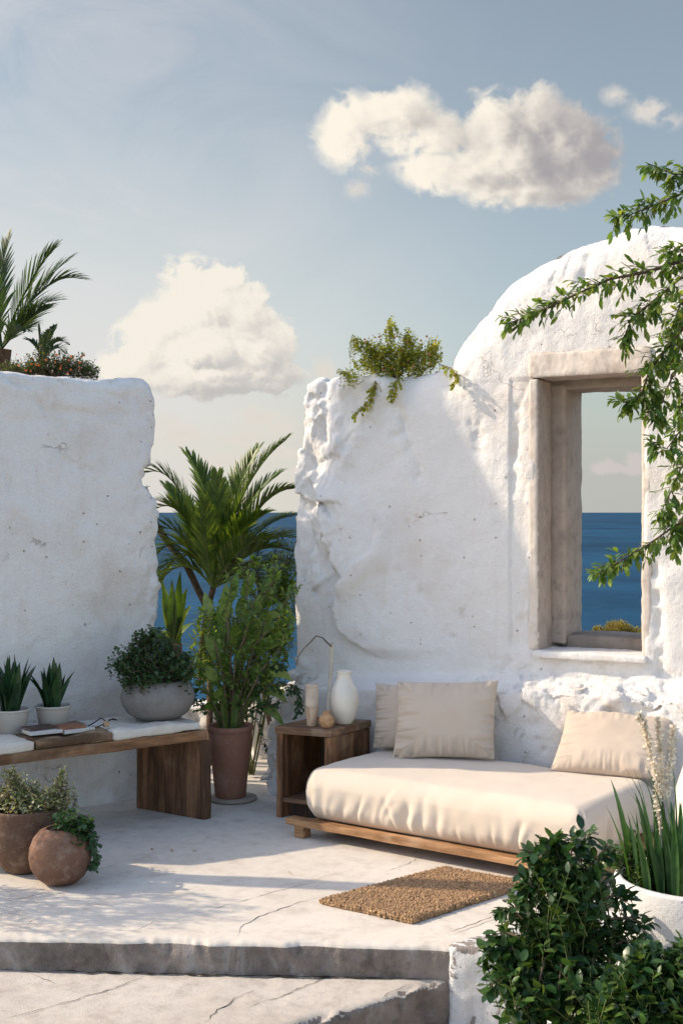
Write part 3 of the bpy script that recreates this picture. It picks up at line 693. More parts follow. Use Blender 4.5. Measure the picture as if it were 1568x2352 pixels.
    below = (B > -.03)*sstep(Z, zB, zB-.1)*sstep(A, 1.35, 1.6)*(Z > .6); disp += below*(fbm(P3, 8, 5, .6, 85)*.014)
    # broken foot of the ledge at its free end
    foot = sstep(A, .36, .14)*(Z < .80)*(B < .1); fi = np.where(foot > .02)[0]; ff = np.zeros(len(V)); ff[fi] = facets(P3[fi], 70, 7, .03, .25); disp += foot*(fbm(P3, 4.5, 6, .62, 91)*.045+.02+np.clip(ff, -.05, .05))
    # dents
    for (px, py, rad, dep, b) in [(830,1470,.055,.02,0), (905,1000,.03,.02,0), (1040,1462,.018,.02,0), (1227,1665,.05,.025,-.22), (1232,1700,.02,.02,-.22), (1247,1722,.016,.02,-.22), (935,1200,.02,.012,0), (880,1190,.013,.012,0), (1400,1640,.04,.03,-.22), (1270,1600,.03,.02,-.2)]:
        a_, z_ = w1(px, py, b); dd = np.hypot(A-a_, (Z-z_)*1.3); disp -= dep*np.exp(-(dd/rad)**2)*((B < -.05) if b < -.1 else up)
    disp *= np.where(B > .35, .4, 1.0)
    V = V+N*disp[:, None]
    root = thing('arched_wall', (.9, 7.3, 0), 'thick white plastered wall with a rounded vault top, a ledge and an unglazed window', 'wall')
    make('plaster', V, F, M['stucco'], root)
    return root
WALL = wall_right()
def rough_bar(mb, az0, az1, b0, b1, seed, seg=.02, amp=.004, rnd=.006):
    """weathered stone bar, edges slightly broken"""
    (a0, z0), (a1, z1) = az0, az1; m_ = MB()
    slab1(m_, [(a0, z0), (a0, z1), (a1, z1), (a1, z0)], b0, b1)
    V, N, F = remeshed(m_, .011, 2, .5)
    V = V+N*(fbm(V, 12, 4, .6, seed)*amp)[:, None]; mb.add(V, F)
def window():
    fw = aL-w1(1212, 1200)[0]; fl = w1(1240, 808)[1]-zT
    def part(name, az0, az1, b0, b1, seed, mat, amp=.004, front=None):
        m_ = MB(); rough_bar(m_, az0, az1, b0, b1, seed, amp=amp); 
        o = m_.obj(name, mat, WALL)
        if front:
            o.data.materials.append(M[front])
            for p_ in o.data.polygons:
                if p_.normal.dot(n1) < -.6: p_.material_index = 1  # outward faces take the sunlit copy, reveals keep the darker one
        return o
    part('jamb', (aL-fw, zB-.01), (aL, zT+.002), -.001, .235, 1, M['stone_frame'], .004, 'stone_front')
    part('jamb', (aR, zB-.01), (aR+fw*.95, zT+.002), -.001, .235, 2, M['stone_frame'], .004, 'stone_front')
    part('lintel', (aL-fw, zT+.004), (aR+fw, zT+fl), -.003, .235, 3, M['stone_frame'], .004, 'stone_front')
    part('inner_jamb', (aL-.05, zB+.01), (aL+.075, zT-.01), .245, .56, 4, M['stone_frame'])
    part('inner_jamb', (aR-.0, zB+.01), (aR+.1, zT-.01), .245, .56, 5, M['stone_frame'])
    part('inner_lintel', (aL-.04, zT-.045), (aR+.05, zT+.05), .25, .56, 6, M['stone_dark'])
    part('sill', (aL-.02, zB-.045), (aR+.035, zB-.004), -.045, .25, 7, M['stucco'], .003)
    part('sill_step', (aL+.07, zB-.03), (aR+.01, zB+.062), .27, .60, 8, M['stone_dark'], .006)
window()
# crumbs of plaster and dry leaves lying on the ledge
def crumb(px, py, d, s, seed):
    p = at(px, py, d); bm_ = bmesh.new(); bmesh.ops.create_icosphere(bm_, subdivisions=2, radius=1)
    rr = random.Random(seed); V = np.array([v.co for v in bm_.verts]); V = V*(1+.35*fbm(V, 1.7, 3, .5, seed))[:, None]*np.array([s, s*.8, s*.55])
    F = [tuple(v.index for v in f.verts) for f in bm_.faces]; bm_.free()
    return make('plaster_chunk', V+np.array(p), F, M['stucco'], None, False, p)

# ---------------------------------------------------------------- the other wall, with flowers on top
O2 = Vector((-1.2, 7.6, 0)); e2 = Vector((.8, .6, 0)); n2 = Vector((-.6, .8, 0))
def w2(px, py, b=0.0):
    d = Vector(((px-784)/FD, 1, (1175.5-py)/FD)); o = O2+n2*b-Vector((0, 0, EYE)); t = o.dot(n2)/d.dot(n2)
    p = d*t+Vector((0, 0, EYE)); return (p-O2).dot(e2), p.z
def p2(a, z, b=0.0): return O2+e2*a+n2*b+UP*z
def wall_left():
    ol = [(0,856),(60,858),(130,864),(220,872),(262,880),(300,872),(332,871),(347,885),(357,915),(366,962),(364,1020),(352,1050),(338,1072),(334,1095),(346,1125),(360,1165),(368,1210),(371,1260),(369,1350),(366,1440),(362,1520),(362,1640),(360,1760),(352,1850)]
    az = [w2(*p) for p in ol]; a0 = az[0][0]-.16
    pts = [(a0, -.08), (a0, az[0][1]-.02)]+az+[(az[-1][0], -.08)]; n = len(pts); mb = MB()
    mb.add([p2(a, z, 0) for a, z in pts]+[p2(a, z, .62) for a, z in pts], [tuple(range(n)), tuple(range(n, 2*n))[::-1]]+[(i, n+i, n+(i+1) % n, (i+1) % n) for i in range(n)])
    # lower stretch running on past the tall part
    pts = [(a0-.9, -.08), (a0-.9, 1.42), (a0-.5, 1.5), (a0+.05, 1.55), (a0+.05, -.08)]; n = 5
    mb.add([p2(a, z, .01) for a, z in pts]+[p2(a, z, .5) for a, z in pts], [tuple(range(n)), tuple(range(n, 2*n))[::-1]]+[(i, n+i, n+(i+1) % n, (i+1) % n) for i in range(n)])
    V, N, F = remeshed(mb, .016, 5, .5)
    D = V-np.array(O2); A = D@np.array(e2); B = D@np.array(n2); Z = V[:, 2]; P3 = np.c_[A, B, Z]; AZ = np.c_[A, Z]
    outd, _ = dseg(AZ, az); t_ = np.clip(1-outd/.07, 0, 1); push = .045*(1-np.sqrt(np.clip(1-t_*t_, 0, 1)))
    V = V+np.array(n2)[None]*(push*np.where(B > .31, -1, 1)*(Z > .1))[:, None]
    disp = fbm(P3, 1.4, 4, .5, 101)*.018+fbm(P3, 6.5, 5, .55, 102)*.006
    rag = sstep(outd, .22, .02)*sstep(Z, 2.35, 2.1)*(A > az[0][0]); disp += rag*(fbm(P3, 8, 5, .6, 103)*.022)
    cap = sstep(Z, 2.20, 2.32)*sstep(B, .25, .05); disp += cap*.012+cap*fbm(P3, 9, 4, .6, 104)*.008
    disp -= sstep(np.abs(Z-2.28+.06*fbm(P3, 3, 3, .5, 105)), .05, .0)*.012*(B < .2)
    for ln, dep, wd in [([(20,872),(70,885),(95,930),(118,960)], .012, .018), ([(150,885),(190,905),(230,900),(280,915)], .010, .02), ([(120,1010),(150,1060),(210,1080)], .007, .02), ([(300,890),(318,930),(330,960)], .014, .03), ([(0,930),(10,1040),(30,1120)], .008, .02)]:
        dd, ss_ = dseg(AZ, [w2(*p) for p in ln]); disp -= (B < .2)*dep*np.exp(-(dd/wd)**2)*(1+.9*fbm(P3, 14, 3, .5, 61))
    foot = sstep(Z, .35, .05)*(B < .2); disp += foot*fbm(P3, 9, 5, .6, 106)*.016
    return tag(make('plain_wall', V+N*disp[:, None], F, M['stucco_l'], None, True, (-1.6, 7.4, 0)), 'shaded white plastered wall behind the bench with flowers growing along its top', 'wall')
wall_left()

# low white parapet beyond the gap
mb = MB(); mb.prism([(-2.6, 9.0), (1.2, 8.95), (1.2, 9.3), (-2.6, 9.35)], -.1, .34); mb.prism([(-.62, 8.8), (.25, 8.72), (.35, 9.2), (-.6, 9.25)], -.1, .45)
V, N, F = remeshed(mb, .025, 4, .5); V = V+N*(fbm(V, 3.5, 6, .6, 111)*.075)[:, None]
tag(make('parapet', V, F, M['stucco'], None, True, (-.3, 9, 0)), 'low lumpy white parapet in the sun beyond the gap between the walls', 'parapet')

# added shade blocker, out of view: its outline shapes the shadow on the window wall
mb = MB(); yz = [(7.74, -.1), (7.78, 3.6), (7.80, 4.05), (7.95, 4.60), (8.02, 4.95), (8.12, 5.05), (8.19, 4.9), (8.22, 4.5), (8.22, -.1)]; n_ = len(yz)
mb.add([(-3.35, y, z) for y, z in yz]+[(-2.72, y, z) for y, z in yz], [tuple(range(n_)), tuple(range(n_, 2*n_))[::-1]]+[(i, n_+i, n_+(i+1) % n_, (i+1) % n_) for i in range(n_)])
V, N, F = remeshed(mb, .035, 4, .5); V = V+N*(fbm(V, 3, 4, .55, 131)*.03)[:, None]
tag(make('wall_shade_blocker', V, F, M['stucco'], None, True, (-3, 8, 0)), 'added unseen white block, shaped to shade the window wall', 'shade blocker')

# added unseen post, placed to cast a thin shadow band over terrace and mat
mb = MB(); mb.prism([(-2.96, 6.22), (-2.80, 6.20), (-2.79, 6.34), (-2.95, 6.36)], -.02, 2.55); mb.prism([(-3.0, 6.18), (-2.76, 6.17), (-2.75, 6.38), (-2.99, 6.39)], -.02, .25)
V, N, F = remeshed(mb, .02, 3, .5); V = V+N*(fbm(V, 4, 4, .55, 141)*.012)[:, None]
tag(make('shadow_post', V, F, M['stucco'], None, True, (-2.88, 6.28, 0)), 'added unseen square post casting a thin shadow over the terrace and mat', 'post')
# ================================================================ furniture
def bar(name, mat, root, o, ex, ey, ez, bev=.004, seed=0, amp=.0015, cuts=0):
    """one plank: bevelled, slightly uneven"""
    m_ = MB(); m_.box(o, ex, ey, ez); bm_ = bmesh.new(); vs = [bm_.verts.new(v) for v in m_.V]
    for f in m_.F: bm_.faces.new([vs[i] for i in f])
    bmesh.ops.recalc_face_normals(bm_, faces=bm_.faces[:])
    bmesh.ops.subdivide_edges(bm_, edges=[e for e in bm_.edges if e.calc_length() > .25], cuts=7, use_grid_fill=True)
    sharp = [e for e in bm_.edges if len(e.link_faces) == 2 and e.calc_face_angle(0) > .8]
    bmesh.ops.bevel(bm_, geom=sharp, offset=bev, segments=2, affect='EDGES', profile=.6)
    V = np.array([v.co for v in bm_.verts]); bm_.verts.index_update(); F = [tuple(v.index for v in f.verts) for f in bm_.faces]; bm_.free()
    V = V+np.c_[fbm(V, 9, 2, .5, seed), fbm(V+5, 9, 2, .5, seed), fbm(V+9, 9, 2, .5, seed)]*amp
    return make(name, V, F, mat, root, False)
def stone_slab(name, o, ex, ey, h, mat, seed, label, cat, wob=.012, rnd=5):
    m_ = MB(); m_.box(o, ex, ey, (0, 0, h)); V, N, F = remeshed(m_, .0085, rnd, .5)
    V = V+N*(fbm(V, 6, 4, .55, seed)*wob)[:, None]; V[:, 2] = np.maximum(V[:, 2], Vector(o).z)
    return tag(make(name, V, F, mat, None, True, o), label, cat)
# ---- bench: e2 direction, long side
BF = Vector((-.741, 7.10, 0)); be = Vector((.795, .607, 0)).normalized(); bn = Vector((-be.y, be.x, 0)); BH = .49; BDp = .50
BL = 1.62
bench = thing('bench', (-1.3, 6.9, 0), 'old dark brown wooden bench holding plaster slabs, books and pots', 'bench')
def bp(s, t, z=0): return BF-be*s+bn*t+UP*z      # s metres from the near-gap end, t inwards
bar('rail', M['bench_h'], bench, bp(BL, 0, BH-.055), be*BL, bn*.04, UP*.055, .005, 1, .003)
bar('rail', M['bench_h'], bench, bp(BL, BDp-.04, BH-.055), be*BL, bn*.04, UP*.055, .005, 2, .003)
bar('seat_board', M['bench_h'], bench, bp(BL, .042, BH-.04), be*BL, bn*(BDp-.084), UP*.034, .003, 3)
ax = Vector((-.39, .26, 0)).normalized()
bar('leg', M['bench_v'], bench, Vector((-.80, 7.095, 0)), ax*.45, be*.045+bn*.0, UP*(BH-.057), .004, 4, .003)
bar('leg', M['bench_v'], bench, bp(BL-.02, .01, 0), bn*.47, be*.045, UP*(BH-.057), .004, 5, .003)
bar('post', M['bench_v'], bench, Vector((-.80, 7.095, 0))-ax*.052-be*.004, ax*.05, be*.05, UP*(BH-.056), .005, 6, .003)
# slabs along the top
stone_slab('stone_slab', bp(.56, .015, BH), be*.53, bn*.46, .05, M['linen_w'], 201, 'chipped off-white stone slab under the round grey bowl on the bench', 'stone slab', .010, 4)
stone_slab('wood_slab', bp(1.0, .02, BH), be*.425, bn*.44, .042, M['rough_wood'], 202, 'rough split timber slab with a broken edge in the middle of the bench', 'wood slab', .016, 3)
stone_slab('seat_pad', bp(1.55, .0, BH), be*.53, bn*.30, .052, M['linen_w'], 203, 'off-white rounded seat pad on the bench beside the books', 'seat pad', .007, 9)
# books
def book(s, t, z, L, Wd, h, rot, cm, label, name='book'):
    p = bp(s, t, z); u = (be*math.cos(rot)+bn*math.sin(rot)); v = Vector((-u.y, u.x, 0))
    r_ = thing(name, p, label, 'book')
    bar('page_block', M['page'], r_, p+u*.004+v*.004+UP*.003, u*(L-.008), v*(Wd-.006), UP*(h-.006), .001, 3, .0004)
    bar('cover', cm, r_, p+UP*(h-.003), u*L, v*Wd, UP*.004, .001, 4, .0004); bar('cover', cm, r_, p, u*L, v*Wd, UP*.003, .001, 5, .0004)
    bar('spine', cm, r_, p-v*.003, u*L, v*.004, UP*(h+.001), .001, 6, .0004)
book(1.00, .10, BH+.060, .175, .13, .016, -.05, M['cover_grey'], 'pale grey book lying under the dark brown notebook, nearest the seat pad')
book(.815, .09, BH+.050, .18, .13, .018, .06, M['cover_grey'], 'thick pale book with cream pages under the rust brown notebook')
book(.985, .13, BH+.0775, .16, .11, .010, .04, M['leather_d'], 'thin dark brown notebook on top of the pale grey book')
book(.845, .11, BH+.0695, .165, .12, .012, .0, M['leather'], 'rust brown leather notebook on top of the thick pale book')
# cord with a stopper
k_ = thing('corded_stopper', bp(.55, .22, BH+.05), 'small round stopper on a loop of black cord beside the grey bowl', 'stopper')
c0 = bp(.57, .10, BH+.062); mb = MB(); mb.lathe(c0, [(.001, 0), (.016, .002), (.019, .012), (.017, .024), (.010, .032), (.001, .034)], 16); mb.obj('stopper', M['cork'], k_)
mb = MB(); mb.tube([c0+Vector((.0, 0, .03)), c0+Vector((-.03, .02, .045)), c0+Vector((-.07, .0, .02)), c0+Vector((-.10, -.02, .004)), c0+Vector((-.05, -.04, .004)), c0+Vector((-.015, -.02, .016)), c0+Vector((.03, .03, .04)), c0+Vector((.05, .05, .03)), c0+Vector((.01, .03, .035))], .0035, 6); mb.obj('cord', M['black'], k_)

# ---- side table: open box
TF, TC = Vector((-.362, 7.13, 0)), Vector((-.062, 7.0, 0)); tu = (TC-TF).normalized(); tv = Vector((.555, .832, 0)); TW = (TC-TF).length; TD = .40; TH = .508
table = thing('side_table', (-.1, 7.2, 0), 'dark wooden open-fronted box table holding three vessels beside the daybed', 'side table')
def tp(u, v, z): return TF+tu*u+tv*v+UP*z
bar('top', M['table_h'], table, tp(-.008, -.006, TH-.04), tu*(TW+.016), tv*(TD+.012), UP*.04, .004, 11, .002)
bar('side_panel', M['table_v'], table, tp(0, 0, 0), tu*.036, tv*TD, UP*(TH-.042), .003, 12, .002)
bar('side_panel', M['table_v'], table, tp(TW-.036, 0, 0), tu*.036, tv*TD, UP*(TH-.042), .003, 13, .002)
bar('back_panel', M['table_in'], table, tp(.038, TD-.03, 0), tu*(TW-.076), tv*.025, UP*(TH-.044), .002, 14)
bar('shelf', M['table_h'], table, tp(.038, .004, .085), tu*(TW-.076), tv*(TD-.038), UP*.026, .003, 15)
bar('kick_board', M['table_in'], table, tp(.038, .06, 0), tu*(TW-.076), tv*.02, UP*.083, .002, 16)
for q_ in (.12, .27): bar('batten', M['table_v'], table, tp(TW+.001, q_, .004), tu*.006, tv*.10, UP*(TH-.05), .002, 17)
# vessels
c = Vector((-.165, 7.125, TH+.001)); r_ = thing('tall_cup', c, 'tall narrow beige clay cup with a grooved lower half on the wooden box table', 'cup')
mb = MB(); mb.lathe(c, [(.001, .102), (.036, .104), (.0365, .125), (.036, .19), (.034, .215), (.040, .228), (.041, .232), (.036, .231), (.031, .215), (.030, .15), (.001, .148)], 40, .008, 3); mb.obj('body', M['cup'], r_)
mb = MB(); mb.lathe(c, [(.001, 0), (.026, 0), (.028, .006), (.030, .03), (.035, .07), (.0375, .10), (.036, .103), (.001, .103)], 40, .01, 4); mb.obj('base', M['cup_low'], r_)
c = Vector((.015, 7.21, TH+.001)); mb = MB()
mb.lathe(c, [(.001, 0), (.044, 0), (.048, .004), (.066, .04), (.079, .085), (.0835, .125), (.080, .165), (.066, .205), (.049, .235), (.040, .258), (.0375, .275), (.041, .290), (.044, .296), (.041, .298), (.034, .285), (.033, .25), (.001, .24)], 56, .006, 5)
tag(mb.obj('vase', M['vase'], None, True, c), 'large glossy cream vase with a flared neck on the wooden box table', 'vase')
c = Vector((-.082, 7.075, TH+.001)); mb = MB(); pr = [(.001, 0), (.024, 0), (.032, .008), (.041, .025), (.0435, .04), (.040, .056), (.028, .070), (.019, .076), (.017, .084), (.020, .090), (.015, .089), (.012, .08), (.001, .078)]
fine = []
for (r0, z0), (r1, z1) in zip(pr[:-1], pr[1:]):
    for i in range(4): fine.append((r0+(r1-r0)*i/4+(.0010 if i % 2 else 0), z0+(z1-z0)*i/4))
mb.lathe(c, fine, 40, .01, 6); tag(mb.obj('woven_jar', M['woven'], None, True, c), 'small round orange-brown woven jar between the cup and the cream vase', 'jar')
# dry stick leaning on the wall
pz = [at(757, 1580, 7.55), at(760, 1535, 7.62), at(762, 1480, 7.66)]
st_ = thing('dry_stick', pz[0], 'thick dry cane with one thin bent twig leaning on the wall behind the cream vase', 'stick')
mb = MB(); b0_ = Vector((pz[0].x-.01, 7.46, TH+.001)); mb.tube([b0_, pz[0], pz[1], pz[1].lerp(pz[2], .5), pz[2], pz[2]+UP*.012], [.011, .011, .012, .0115, .0115, .008], 10); mb.obj('cane', M['bamboo'], st_)
mb = MB(); mb.tube([at(*a) for a in ((761, 1484, 7.645), (752, 1476, 7.62), (740, 1464, 7.58), (726, 1460, 7.55), (715, 1472, 7.52), (697, 1490, 7.5), (684, 1508, 7.5), (680, 1525, 7.5))], [.005, .0045, .004, .004, .0035, .003, .0025, .0015], 6); mb.obj('twig', M['twig'], st_)

# ---- daybed
FL, FR, BR, BLk = Vector((-.295, 6.72, 0)), Vector((1.075, 5.72, 0)), Vector((1.575, 6.42, 0)), Vector((.255, 7.36, 0))
bed = thing('daybed', (.6, 6.5, 0), 'low wooden pallet daybed with a thick beige linen mattress', 'daybed')
du = (FR-FL).normalized(); dv = Vector((-du.y, du.x, 0))
bar('front_rail', M['bed_wood'], bed, FL+UP*.062, FR-FL+du*.02, dv*.07, UP*.034, .004, 21, .003)
inl = FL+du*.12+dv*.075
pl = MB(); top_ = [FL+du*.125+dv*.075, FR+dv*.075, BR, BLk]; pl.prism([(p.x, p.y) for p in top_], .064, .092); pl.obj('platform', M['bed_wood'], bed, False)
bar('end_rail', M['bed_wood'], bed, FR+du*.004+dv*.074+UP*.030, (BR-FR)*.88, du*.03, UP*.060, .003, 22, .002)
for (o_, d_) in ((FL+du*.055+dv*.005, 0), (FR-du*.12+dv*.01, 0), (BLk+du*.04-dv*.10, 0), (BR-du*.12-dv*.10, 0)):
    bar('leg', M['bed_wood'], bed, o_, du*.062, dv*.062, UP*(.0615), .004, 23, .002)
def mattress():
    nu, nv, nw = 260, 110, 34; q4 = [FL+du*.095+dv*.035, FR-du*.0+dv*.03, BR+dv*.0+du*.0, BLk+du*.0]
    LX, LY, LZ = 1.62, .82, .265; rd = .072
    bm_ = bmesh.new(); vid = {}; V = []; F = []
    def vert(i, j, k):
        key = (i, j, k)
        if key not in vid: vid[key] = len(V); V.append((i/nu-.5, j/nv-.5, k/nw-.5))
        return vid[key]
    for i in range(nu):
        for j in range(nv):
            F.append((vert(i, j, nw), vert(i+1, j, nw), vert(i+1, j+1, nw), vert(i, j+1, nw))); F.append((vert(i, j, 0), vert(i, j+1, 0), vert(i+1, j+1, 0), vert(i+1, j, 0)))
    for i in range(nu):
        for k in range(nw):
            F.append((vert(i, 0, k), vert(i+1, 0, k), vert(i+1, 0, k+1), vert(i, 0, k+1))); F.append((vert(i, nv, k), vert(i, nv, k+1), vert(i+1, nv, k+1), vert(i+1, nv, k)))
    for j in range(nv):
        for k in range(nw):
            F.append((vert(0, j, k), vert(0, j, k+1), vert(0, j+1, k+1), vert(0, j+1, k))); F.append((vert(nu, j, k), vert(nu, j+1, k), vert(nu, j+1, k+1), vert(nu, j, k+1)))
    bm_.free(); P = np.array(V)*np.array([LX, LY, LZ]); half = np.array([LX, LY, LZ])/2
    rv = np.array([rd, rd, rd*1.15]); inner = np.clip(P, -(half-rv), half-rv); dlt = P-inner; ln = np.linalg.norm(dlt/rv, axis=1); ln[ln == 0] = 1
    outer = (np.abs(dlt).max(1) > 1e-9); N = dlt/rv/ln[:, None]; Q = np.where(outer[:, None], inner+N*rv, P)
    flat = ~outer; N[flat] = 0; N[flat & (np.abs(P[:, 2]) >= half[2]-1e-6), 2] = np.sign(P[flat & (np.abs(P[:, 2]) >= half[2]-1e-6), 2])
    # stuffing: side bulge, crowned top, gathers running down the sides
    side = np.clip(1-np.abs(N[:, 2]), 0, 1); zz = Q[:, 2]/half[2]
    per = np.where(np.abs(Q[:, 0]) > half[0]-rd*1.01, Q[:, 1]*1.0+4, Q[:, 0])
    pc = np.c_[per, np.zeros_like(per), np.zeros_like(per)]
    # gathers: vertical pleats, each of its own place, slant, length and depth, fading out upwards
    rp_ = random.Random(19); pleat = np.zeros(len(Q))
    for sidek in ('f', 'b', 'l', 'r'):
        onx = sidek in 'lr'; run = half[1] if onx else half[0]
        sel = (np.sign(Q[:, 0 if onx else 1]) == (1 if sidek in 'rb' else -1))*np.clip(np.abs(N[:, 0 if onx else 1])*1.6, 0, 1)
        x = -run*.96
        while x < run*.96:
            x += rp_.choice([.022, .035, .05, .07, .10])*rp_.uniform(.7, 1.3); d_ = rp_.uniform(.003, .013)*(1.25 if rp_.random() < .25 else .8); w_ = rp_.uniform(.008, .018); hh = rp_.uniform(-.55, .75); sl = rp_.uniform(-.035, .045); lo_ = rp_.uniform(-1.1, -.6)
            u_ = (Q[:, 1] if onx else Q[:, 0])-x-sl*(zz+1)-.012*np.sin(zz*3+x*40)
            ww_ = w_*(1+.5*(zz+1)); prof = -np.exp(-(u_/ww_)**2)+.75*np.exp(-((u_-1.9*ww_)/(1.3*ww_))**2)
            pleat += sel*prof*d_*sstep(zz, hh+.45, hh-.5)*sstep(zz, lo_-.3, lo_+.1)
    dsp = side*pleat+side*(.018*(1-zz*zz)+fbm(Q, 4, 3, .5, 306)*.008)
    topw = np.clip(N[:, 2], 0, 1); cx_ = 1-(Q[:, 0]/half[0])**2; cy_ = 1-(Q[:, 1]/half[1])**2
    dsp = dsp+topw*(.014*np.clip(cx_*cy_, 0, 1)**.5+fbm(Q, 3.2, 4, .5, 303)*.006+np.clip(.12-np.abs(fbm(Q*np.array([1, 2.2, 1]), 3.0, 2, .5, 304)), 0, 1)*-.03*sstep(Q[:, 1], -.1, .35))
    # pinch at the corners
    corner = sstep(np.abs(Q[:, 0]), half[0]-.16, half[0])*sstep(np.abs(Q[:, 1]), half[1]-.16, half[1])
    seam = np.abs(np.abs(Q[:, 0])-half[0]-(np.abs(Q[:, 1])-half[1])); dsp = dsp-corner*side*.022*np.exp(-(seam/.012)**2)+corner*.006*fbm(Q, 24, 2, .5, 305)
    Q = Q+N*dsp[:, None]
    u = Q[:, 0]/LX+.5; v = Q[:, 1]/LY+.5
    qa = [np.array(p) for p in q4]
    XY = ((1-u)*(1-v))[:, None]*qa[0]+(u*(1-v))[:, None]*qa[1]+(u*v)[:, None]*qa[2]+((1-u)*v)[:, None]*qa[3]
    XY[:, 2] = np.maximum(Q[:, 2]+LZ/2+.094, .0945)
    return make('mattress', XY, F, M['linen'], bed)
mattress()
def cushion(c, wv, hv, T, seed, label, pw=.0, gather=1.5):
    """c: middle of the lower edge; wv, hv: full width and height vectors"""
    wv, hv = Vector(wv), Vector(hv); nv_ = wv.cross(hv).normalized(); n = 84; V = []; F = []
    uu = np.linspace(-1, 1, n); U, Vv = np.meshgrid(uu, uu, indexing='ij'); U = U.ravel(); Vv = Vv.ravel()
    rim = np.maximum(np.abs(U), np.abs(Vv)); ce = (1-np.abs(U)**2.4)*(1-np.abs(Vv)**2.4); th = np.clip(ce, 0, 1)**.46*T*.5
    # edges bow inwards between the four pointed corners
    pin = 1-.055*(1-Vv*Vv)*(np.abs(U)**6); pin2 = 1-.06*(1-U*U)*(np.abs(Vv)**6)
    X = U*pin; Y = Vv*pin2
    al = [np.array(wv)/2, np.array(hv)/2, np.array(nv_)]
    for sg in (1, -1):
        P = np.c_[U, Vv, np.full_like(U, sg*2.)]
        # gathers along the seams, radial wrinkles out of the corners
        e_ = np.clip((rim-.45)/.5, 0, 1)*np.clip((1-rim)/.06, 0, 1)
        along = np.where(np.abs(U) > np.abs(Vv), Vv, U); g_ = fbm(np.c_[along*4.2, rim*.5, np.sign(U+Vv)*2+sg], 1.6, 3, .55, seed)
        g2_ = np.clip(.30-np.abs(fbm(np.c_[along*3.4, rim*.35, np.where(np.abs(U) > np.abs(Vv), 5+np.sign(U), np.sign(Vv))], 1.5, 2, .5, seed+4)), 0, 1)
        t = th+e_*(g_*.010-g2_*.028*(Vv < .1))*gather*T/.15+fbm(P, 1.3, 3, .5, seed+9)*.008*np.clip(ce*2, 0, 1)
        t = np.maximum(t, 0)*sg
        pts = np.array(c)+np.array(hv)/2+X[:, None]*al[0]+Y[:, None]*al[1]+t[:, None]*al[2]
        k = len(V); V += [tuple(p) for p in pts]
        for i in range(n-1):
            for j in range(n-1):
                f = (k+i*n+j, k+(i+1)*n+j, k+(i+1)*n+j+1, k+i*n+j+1); F.append(f if sg > 0 else f[::-1])
    bm_ = bmesh.new(); vs = [bm_.verts.new(v) for v in V]
    for f in F: bm_.faces.new([vs[i] for i in f])
    bmesh.ops.remove_doubles(bm_, verts=bm_.verts[:], dist=.0006); bmesh.ops.recalc_face_normals(bm_, faces=bm_.faces[:]); bm_.verts.index_update()
    V = [tuple(v.co) for v in bm_.verts]; F = [tuple(v.index for v in f.verts) for f in bm_.faces]; bm_.free()
    return tag(make('cushion', V, F, M['linen_c'], None, True, c), label, 'cushion')
cushion((.405, 7.13, .375), Vector((.46, -.14, .01)), Vector((.02, .115, .352)), .15, 11, 'beige cushion half hidden behind another one, next to the box table')
cushion((.545, 6.87, .372), Vector((.545, -.10, .018)), Vector((.035, .135, .405)), .18, 21, 'large upright beige linen cushion in front of another, leaning on the ledge')
cushion((1.335, 6.475, .368), Vector((.53, -.235, -.0)), Vector((.135, .27, .262)), .17, 31, 'beige linen cushion slumped alone under the window behind the white blooms', gather=1.2)

